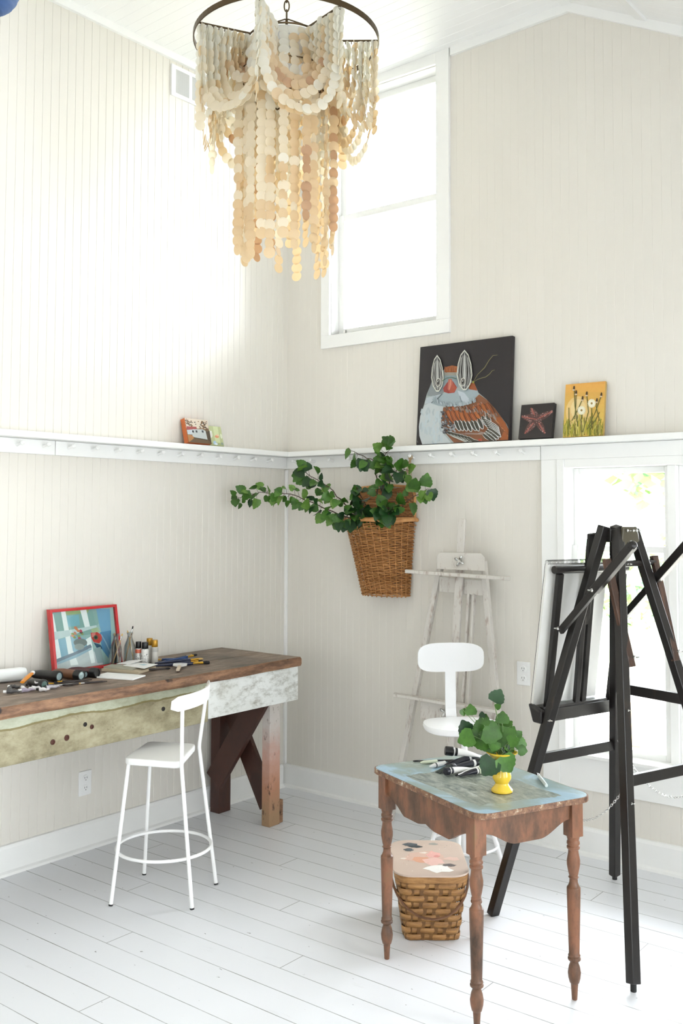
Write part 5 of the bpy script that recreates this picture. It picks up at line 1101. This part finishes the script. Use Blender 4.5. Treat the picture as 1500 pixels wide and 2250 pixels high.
mb = MB(); mb.tube([(.150 + .012*math.sin(PI*k/16), 0, .236) if k == 0 else (.158*math.cos(PI*k/16), -.245*math.sin(PI*k/16)**.75, .236 - .125*math.sin(PI*k/16)) for k in range(17)], [.0055]*17, 8, flat=.6); mb.build('handle', M['handle_wood'], pk, world=False, smooth=True)

# ------------------------------------------------------------------ wall basket
wb = thing('wicker_wall_basket', 'honey brown wicker basket hanging on the back wall, full of leafy branches', 'basket', (.78, -.02, 1.21))
def hb(z):
    k = (z-1.205)/.425; k = max(0, min(1, k)); fl2 = max(0, k-.85)/.15
    return .79 - .030*k, .150 + .058*k + .010*k*k + .010*fl2, .105 + .085*k + .015*fl2   # centre, half width, depth
def hpt(a, z, off=0): c, w_, d_ = hb(z); return Vector((c - (w_+off)*math.cos(a), -.020 - (d_+off)*math.sin(a)**.8, z))
NST = 14; mb = MB(); rows_ = 44; 
for r_ in range(rows_):
    z_ = 1.208 + r_*(.412/rows_); N_ = NST*4
    mb.tube([hpt(PI*i/N_, z_ + .0012*math.sin(i*.9+r_*1.7), .0058*math.cos(i*PI/4*1.0 + r_*PI)) for i in range(N_+1)], .0036, 6)
mb.build('woven_front', M['wicker'], wb, smooth=True)
for s_ in range(NST):
    a = PI*s_/NST; mb = MB(); mb.tube([hpt(a, 1.200 + .43*k/8, 0) for k in range(9)], .0038, 6); mb.build('stake', M['wicker'], wb, smooth=True)
mb = MB(); mb.tube([hpt(PI*i/30, 1.628 + .006*math.sin(i*.5), .006) for i in range(31)], .011, 10); mb.tube([hpt(PI*i/30, 1.640, .001) for i in range(31)], .007, 8); mb.build('rim', M['wicker_rim'], wb, smooth=True)
mb = MB()
for r_ in range(64):
    z_ = 1.21 + r_*.0095; w_ = .150 + .060*min(1, (z_-1.21)/.42)
    if z_ > 1.77: w_ *= math.sqrt(max(.05, 1-((z_-1.77)/.055)**2*.5))
    c_ = hb(min(z_, 1.62))[0]; mb.tube([(c_ - w_ + 2*w_*i/26, -.014 + .0035*math.cos(i*PI/1 + r_*PI), z_) for i in range(27)], .0042, 5)
mb.build('woven_back', M['wicker'], wb)
mb = MB(); mb.tube([(.565, -.016, 1.63), (.562, -.016, 1.78), (.60, -.016, 1.818), (.77, -.016, 1.832), (.94, -.016, 1.818), (.975, -.016, 1.78), (.975, -.016, 1.63)], .008, 8); mb.build('back_rim', M['wicker_rim'], wb, smooth=True)
for x0, xt, lb in ((.80, .825, 'a'), (.965, .970, 'b')):
    mb = MB()
    for k in range(5): mb.tube([(xt + .002*k - .004, -.052, 1.985), (x0 + .010*k - .02, -.060 - .003*k, 1.90 + .004*k), (x0 + .006*k - .012, -.030, 1.80)], .0016, 5)
    mb.torus((xt, -.052, 1.982), .012, .003, n=(0, 1, 0), seg=16, sub=6); mb.tube([(x0 - .008, -.055, 1.90), (x0, -.062, 1.905), (x0+.008, -.055, 1.90)], .005, 6)
    mb.build('hanging_cord', M['raffia'], wb)
R0 = Vector((.78, -.14, 1.60))
BR = [('long leafy branch reaching far left across the room corner', [R0, (.64, -.28, 1.66), (.50, -.36, 1.735), (.36, -.43, 1.785), (.24, -.50, 1.785), (.14, -.60, 1.745)], 34, .034, 'leaf'),
      ('second leafy branch spreading left above the basket, with pale young leaves', [R0, (.66, -.24, 1.72), (.56, -.28, 1.82), (.47, -.32, 1.88), (.43, -.33, 1.91)], 20, .037, 'leaf'),
      ('upright branch rising above the ledge from the wall basket', [R0, (.83, -.13, 1.78), (.845, -.13, 1.93), (.86, -.15, 1.99), (.93, -.16, 2.05)], 17, .040, 'leaf'),
      ('thin branch with two large round leaves overlapping the ledge, left of the upright one', [R0 + Vector((.03, 0, .1)), (.80, -.14, 1.86), (.79, -.15, 1.97), (.70, -.17, 2.0), (.64, -.19, 2.04)], 6, .045, 'leaf'),
      ('branch hanging right of the cord, leaves under the pegs', [R0 + Vector((.06, 0, .1)), (.89, -.14, 1.86), (.97, -.15, 1.925), (1.03, -.15, 1.90)], 9, .042, 'leaf'),
      ('branch pointing right from the wall basket', [R0, (.93, -.16, 1.68), (1.04, -.17, 1.74), (1.12, -.16, 1.785), (1.18, -.15, 1.80)], 11, .040, 'leaf'),
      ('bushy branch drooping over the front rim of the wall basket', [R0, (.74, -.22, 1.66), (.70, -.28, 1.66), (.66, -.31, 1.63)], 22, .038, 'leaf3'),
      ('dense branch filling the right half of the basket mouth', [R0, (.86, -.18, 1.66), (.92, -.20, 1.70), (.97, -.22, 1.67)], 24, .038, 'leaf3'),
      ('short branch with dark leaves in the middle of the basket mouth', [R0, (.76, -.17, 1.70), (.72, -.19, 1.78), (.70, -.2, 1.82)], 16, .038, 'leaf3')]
for lb, pth, nl, sz, mt in BR:
    pth = [Vector(p) for p in pth]; bt = thing('leafy_branch', 'green ' + lb if not lb.startswith(('long', 'second')) else lb, 'branch', tuple(pth[0])); ms = MB(); ml = MB()
    fine = []
    for a_, b_ in zip(pth, pth[1:]):
        for k in range(4): fine.append(a_.lerp(b_, k/4) + Vector((lr.gauss(0, .003), lr.gauss(0, .003), lr.gauss(0, .004))))
    fine.append(pth[-1]); n = len(fine); ms.tube(fine, [.0042*(1-.75*i/n) for i in range(n)], 6)
    nl = int(nl*1.5); sz *= .88
    for k in range(nl):
        t_ = .22 + .78*(k+.5)/nl if 'rim' not in lb and 'mouth' not in lb else .1 + .9*(k+.5)/nl
        i = min(int(t_*(n-1)), n-2); p = fine[i].lerp(fine[i+1], t_*(n-1)-i); d = (fine[i+1]-fine[i]).normalized()
        sd_ = Vector((lr.gauss(0, .6), -abs(lr.gauss(.2, .5)), lr.gauss(-.15, .8))); sd_ = (sd_ - d*sd_.dot(d)*.6).normalized(); ps = p + sd_*lr.uniform(.012, .04)
        if k == nl-1: ps = p
        if ps.x < .06: ps.x = .06
        if ps.y > -.075: ps.y = -.075
        td = (sd_ + d*.4 + Vector((0, 0, -.55))).normalized(); S_ = sz*lr.uniform(1.2, 2.1)
        nn = (Vector((.55, -.75, .35)) + Vector((lr.gauss(0, .45), lr.gauss(0, .45), lr.gauss(0, .45)))).normalized()
        tip = ps + td*S_
        if tip.y > -.03: tip.y = -.03
        if tip.x < .03: tip.x = .03
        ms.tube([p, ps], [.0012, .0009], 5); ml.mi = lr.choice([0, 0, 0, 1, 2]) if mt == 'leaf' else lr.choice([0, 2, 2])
        leaf(ml, ps, tip, nn, lr.uniform(.8, 1.05), lr.uniform(.05, .35), lr.uniform(0, .3))
    ms.build('stem', M['twig'], bt, smooth=True); ml.build('leaves', [M['leaf'], M['leaf2'], M['leaf3']], bt, smooth=True, flip=False)

# ------------------------------------------------------------------ shell chandelier
CC = Vector((1.275, -1.459, 3.724)); ch = thing('shell_chandelier', 'tiered chandelier of cream and tan capiz shell strands on a bronze hoop', 'chandelier', tuple(CC))
RO, RI = .400, .168; cf = Vector((-f0.x, -f0.y, 0)).normalized(); cr = r0.copy()
def cp(th, r, z): return CC + cf*(r*math.cos(th)) + cr*(r*math.sin(th)) + Vector((0, 0, z))
mb = MB(); N_ = 72
for i in range(N_):
    a, b_ = 2*PI*i/N_, 2*PI*(i+1)/N_; mb.hexa([cp(a, RO, -.012), cp(b_, RO, -.012), cp(b_, RO+.005, -.012), cp(a, RO+.005, -.012)], [cp(a, RO, .012), cp(b_, RO, .012), cp(b_, RO+.005, .012), cp(a, RO+.005, .012)])
mb.build('outer_hoop', M['bronze'], ch)
mb = MB(); mb.tube([cp(2*PI*i/48, RI, 0) for i in range(48)], .004, 6, closed=True); mb.build('inner_hoop', M['bronze'], ch)
mb = MB()
for i in range(48):
    a, b_ = 2*PI*i/48, 2*PI*(i+1)/48; mb.poly([cp(a, RI-.006, -.005), cp(b_, RI-.006, -.005), cp(b_, RI-.012, -.16), cp(a, RI-.012, -.16)])
bmesh.ops.remove_doubles(mb.bm, verts=mb.bm.verts, dist=1e-5); o = mb.build('inner_shade', M['shade'], ch, smooth=True); so_ = o.modifiers.new('thickness', 'SOLIDIFY'); so_.thickness = .002
TH = [math.radians(v) for v in (-64, -13, 37, 87, 139, 192, 244)]
for th in TH:
    mb = MB(); mb.bar(cp(th, RI, 0), cp(th, RO, -.004), .005, .007)
    for k in range(9):
        r_ = RI + .012 + (RO-RI-.024)*k/8; mb.torus(cp(th, r_, -.010), .0065, .0014, n=cp(th, 1, 0)-cp(th, 0, 0), seg=10, sub=4)
    mb.build('spoke', M['bronze'], ch)
for k in range(3):
    th = math.radians(60 + 120*k); mb = MB(); mb.tube([cp(th, RI, 0), cp(th, .08, .06), cp(th, .006, .10)], .003, 6); mb.build('suspension_arm', M['bronze'], ch)
mb = MB(); z_ = .10; i = 0
while CC.z + z_ < 4.20:
    mb.tube([CC + Vector((0, 0, z_+.019)) + (cr if i % 2 else cf)*.011*math.sin(a) + Vector((0, 0, .025*math.cos(a))) for a in [2*PI*j/14 for j in range(14)]], .0032, 6, closed=True); z_ += .041; i += 1
mb.build('chain', M['bronze'], ch, smooth=True)
mb = MB(); mb.lathe([(.0, -.02), (.012, -.018), (.055, .0), (.06, .022), (.0, .022)], (CC.x, CC.y, 4.248), 24); mb.build('ceiling_canopy', M['bronze'], ch, smooth=True)
mb = MB(); mb.cyl(CC + Vector((0, 0, .10)), CC + Vector((0, 0, -.30)), .006, seg=10); mb.lathe([(.0, 0), (.02, .01), (.028, .03), (.012, .05), (0, .06)], CC + Vector((0, 0, -.33)), 16); mb.build('stem', M['bronze'], ch, smooth=True)
for k in range(3):
    th = math.radians(20 + 120*k); mb = MB(); mb.tube([cp(th, 0, -.28), cp(th, .04, -.30), cp(th, .07, -.27)], .004, 8); mb.cyl(cp(th, .07, -.27), cp(th, .07, -.22), .010, seg=12); lh = mb.build('lamp_arm', M['bronze'], ch, smooth=True)
    mb = MB(); mb.lathe([(.008, 0), (.014, .02), (.011, .04), (.003, .062), (0, .064)], cp(th, .07, -.22), 14); mb.build('bulb', plain('frosted_bulb', '#f6f4ee', .2, .6), lh, smooth=True)
SM = [M['sh1'], M['sh2'], M['sh3'], M['sh4']]; cs = random.Random(21)
def disc(mb, c, n, r, mi):
    x, y, n = basis(n); mb.mi = mi; t_ = n*.0006; K = 14
    a = [mb.bm.verts.new(c + (x*math.cos(2*PI*k/K) + y*math.sin(2*PI*k/K))*r - t_) for k in range(K)]; b_ = [mb.bm.verts.new(c + (x*math.cos(2*PI*k/K) + y*math.sin(2*PI*k/K))*r + t_) for k in range(K)]
    mb._f(a[::-1]); mb._f(b_)
    for k in range(K): mb._f([a[k], a[(k+1) % K], b_[(k+1) % K], b_[k]])
def pick_strand():
    q = cs.random(); return [3, 0, 0, 1] if q < .42 else ([3, 0, 1, 1] if q < .75 else [0, 1, 1, 2])
def pick(f): # f 0 top pale .. 1 tan
    q = cs.random(); return 3 if q < .45*(1-f) else (0 if q < .75 - .25*f else (1 if q < .95 - .25*f else 2))
def strand(name, pts, face, pale=0.0, tan_=1.0, r=.0235, sp=.034):
    """discs threaded along a hanging line"""
    L_ = [0]
    for a, b_ in zip(pts, pts[1:]): L_.append(L_[-1] + (b_-a).length)
    mb = MB(); s_ = .012; pal = pick_strand(); off_ = cs.uniform(-.15, .15)
    while s_ < L_[-1]:
        i = max(j for j in range(len(L_)-1) if L_[j] <= s_); k = (s_-L_[i])/max(1e-6, L_[i+1]-L_[i]); p = pts[i].lerp(pts[i+1], k); d = (pts[i+1]-pts[i]).normalized()
        f = face + Vector((cs.gauss(0, .25), cs.gauss(0, .25), 0)); n = f - d*f.dot(d)
        if n.length < .05: n = d.orthogonal()
        n = (n.normalized() + d*.12).normalized(); disc(mb, p + n*cs.uniform(-.002, .002), n, r*cs.uniform(.92, 1.05), (pal[max(0, min(3, int((pale + (tan_-pale)*(s_/L_[-1] if 'swag' not in name else math.sin(PI*s_/L_[-1])) + off_ + cs.gauss(0, .17))*4)))])); s_ += sp
    mb.build(name, SM, ch, smooth=False, flip=False)
for i in range(7):
    ta = TH[i]; tb_ = TH[(i+1) % 7]; tb_ = tb_ if tb_ > ta else tb_ + 2*PI; tm = (ta+tb_)/2
    for k in range(8):
        r_ = RI + .02 + (RO-RI-.035)*k/7; sag = .13 + .30*k/7 + cs.uniform(-.04, .04); skew = cs.uniform(-.12, .12); n = 16; pts = []
        for j in range(n+1):
            u_ = j/n; e = 4*u_*(1-u_)*(1 + skew*(2*u_-1)) + .03*math.sin(9*u_+k)*u_*(1-u_)*4; e = max(0, e); a = ta + (tb_-ta)*(u_*.86+.07 if 0 < j < n else u_); z_ = -.018 - sag*(e**.62)
            chord = cp(ta, r_, 0).lerp(cp(tb_, r_, 0), min(1, max(0, .5 - .5*math.cos(PI*u_)*.98 + skew*.5*u_*(1-u_)*4*.5))); pts.append(Vector((chord.x, chord.y, CC.z + z_)))
        out = (cp(tm, 1, 0) - CC).normalized(); strand('shell_swag', pts, out + Vector((0, 0, .2)), 0, .55 if k > 3 else .8)
    for k, (r_, ln) in enumerate(((RO-.015, .46), (RO-.07, .36))):
        a = ta + cs.uniform(-.03, .03); ln *= cs.uniform(.85, 1.08); strand('shell_strand', [cp(a, r_, -.018), cp(a, r_, -.018-ln)], (cp(ta+PI/2+cs.uniform(-.8, .8), 1, 0)-CC).normalized(), 0, .6)
for k in range(28):
    th = 2*PI*k/28 + cs.uniform(-.05, .05); r_ = .205 + cs.uniform(-.015, .02); ln = cs.choice([.99, .96, .90, 1.0, .84, .93]) ; p = cp(th, r_, -.15)
    strand('shell_drop', [cp(th, RI, -.02), p, cp(th, r_, -ln)], (cp(th + cs.uniform(-.7, .7), 1, 0)-CC).normalized(), .1, .9, .0245, .0385)
mb = MB(); mb.tube([cp(2*PI*i/48, .205, -.16) for i in range(48)], .003, 6, closed=True); mb.build('lower_hoop', M['bronze'], ch)

# blue lantern in the upper left corner
q = Vector((.452, -2.385, 3.850)); bl = thing('hanging_lantern', 'blue paper lantern at the ceiling, just cut by the top left corner', 'lantern', tuple(q))
mb = MB(); mb.lathe([(.03, -.108)] + [(.118*math.cos(a)*(1+.01*math.cos(a*26)), .118*math.sin(a)) for a in [math.radians(-66 + 132*i/50) for i in range(51)]] + [(.03, .108)], q, 32); mb.build('shade', plain('denim_blue_paper', '#3d5f94', .6, var=.25, scale=60), bl, smooth=True)
mb = MB(); mb.cyl(q + Vector((0, 0, .10)), (q.x, q.y, 4.245), .003, seg=6); mb.build('cord', M['black'], bl)

# ------------------------------------------------------------------ garden outside
mb = MB(); mb.box((-14, .13, -.5), (24, 40, -.35)); g_ = struct(mb.build('ground', plain('sunlit_lawn', '#bfc0a8', .9, .1, var=.25, scale=1.5)))
mb = MB(); mb.box((-2, .5, -.35), (9, 6, -.30)); struct(mb.build('patio', plain('pale_patio_stone', '#d8d3c8', .8, .1)))
gr_ = random.Random(9)
def shrub(name, label, cat, c, rx, rz, n, cols, trunk=0):
    c = Vector(c); o = thing(name, label, cat, (c.x, c.y, -.35)); mb = MB()
    for _ in range(n):
        u_ = Vector((gr_.gauss(0, 1), gr_.gauss(0, 1), gr_.gauss(0, 1))).normalized(); p = c + Vector((u_.x*rx, u_.y*rx, u_.z*rz))*gr_.uniform(.6, 1.0); s_ = gr_.uniform(.06, .13)*rx; a = Vector((gr_.gauss(0, 1), gr_.gauss(0, 1), gr_.gauss(0, 1))).normalized(); x, y, _d = basis(a)
        mb.mi = gr_.randrange(len(cols)); mb.poly([p - x*s_, p + y*s_*.6, p + x*s_, p - y*s_*.6])
    mb.build('foliage', cols, o, flip=False)
    mb = MB(); mb.tube([(c.x, c.y, -.35), (c.x+.05, c.y, c.z*.5), (c.x, c.y, c.z)], [.05 + .09*trunk, .05 + .06*trunk, .03], 8); mb.build('trunk', M['bark'], o, smooth=True)
gm = [plain('garden_green', '#9dbb80', .8), plain('garden_light_green', '#bcd29b', .8), plain('garden_blue_green', '#a3c4b2', .8)]
shrub('garden_tree', 'leafy green tree outside the lower window, far right', 'tree', (-2.2, 14.0, 3.3), 1.9, 1.7, 1500, gm, 1)
shrub('garden_shrub', 'low green shrub outside the lower window beneath the tree', 'shrub', (-1.6, 9.5, .75), 1.0, .75, 900, gm)
shrub('garden_shrub', 'blue green shrub outside, seen between the dark easel legs', 'shrub', (-4.2, 11.0, .7), 1.1, .8, 900, gm)
mb = MB(); mb.cyl((-.35, 6.6, -.35), (-.35, 6.6, .72), .018, seg=8); props(mb.build('garden_stake', plain('grey_stake', '#6c7c8c', .6)), 'thin grey stake outside the lower window', 'stake')
mb = MB(); mb.box((.55, 3.6, -.30), (.85, 3.9, .02)); props(mb.build('garden_planter', plain('tan_block', '#d9b98c', .8), bevel=.02), 'tan block standing on the patio outside the lower window', 'planter')
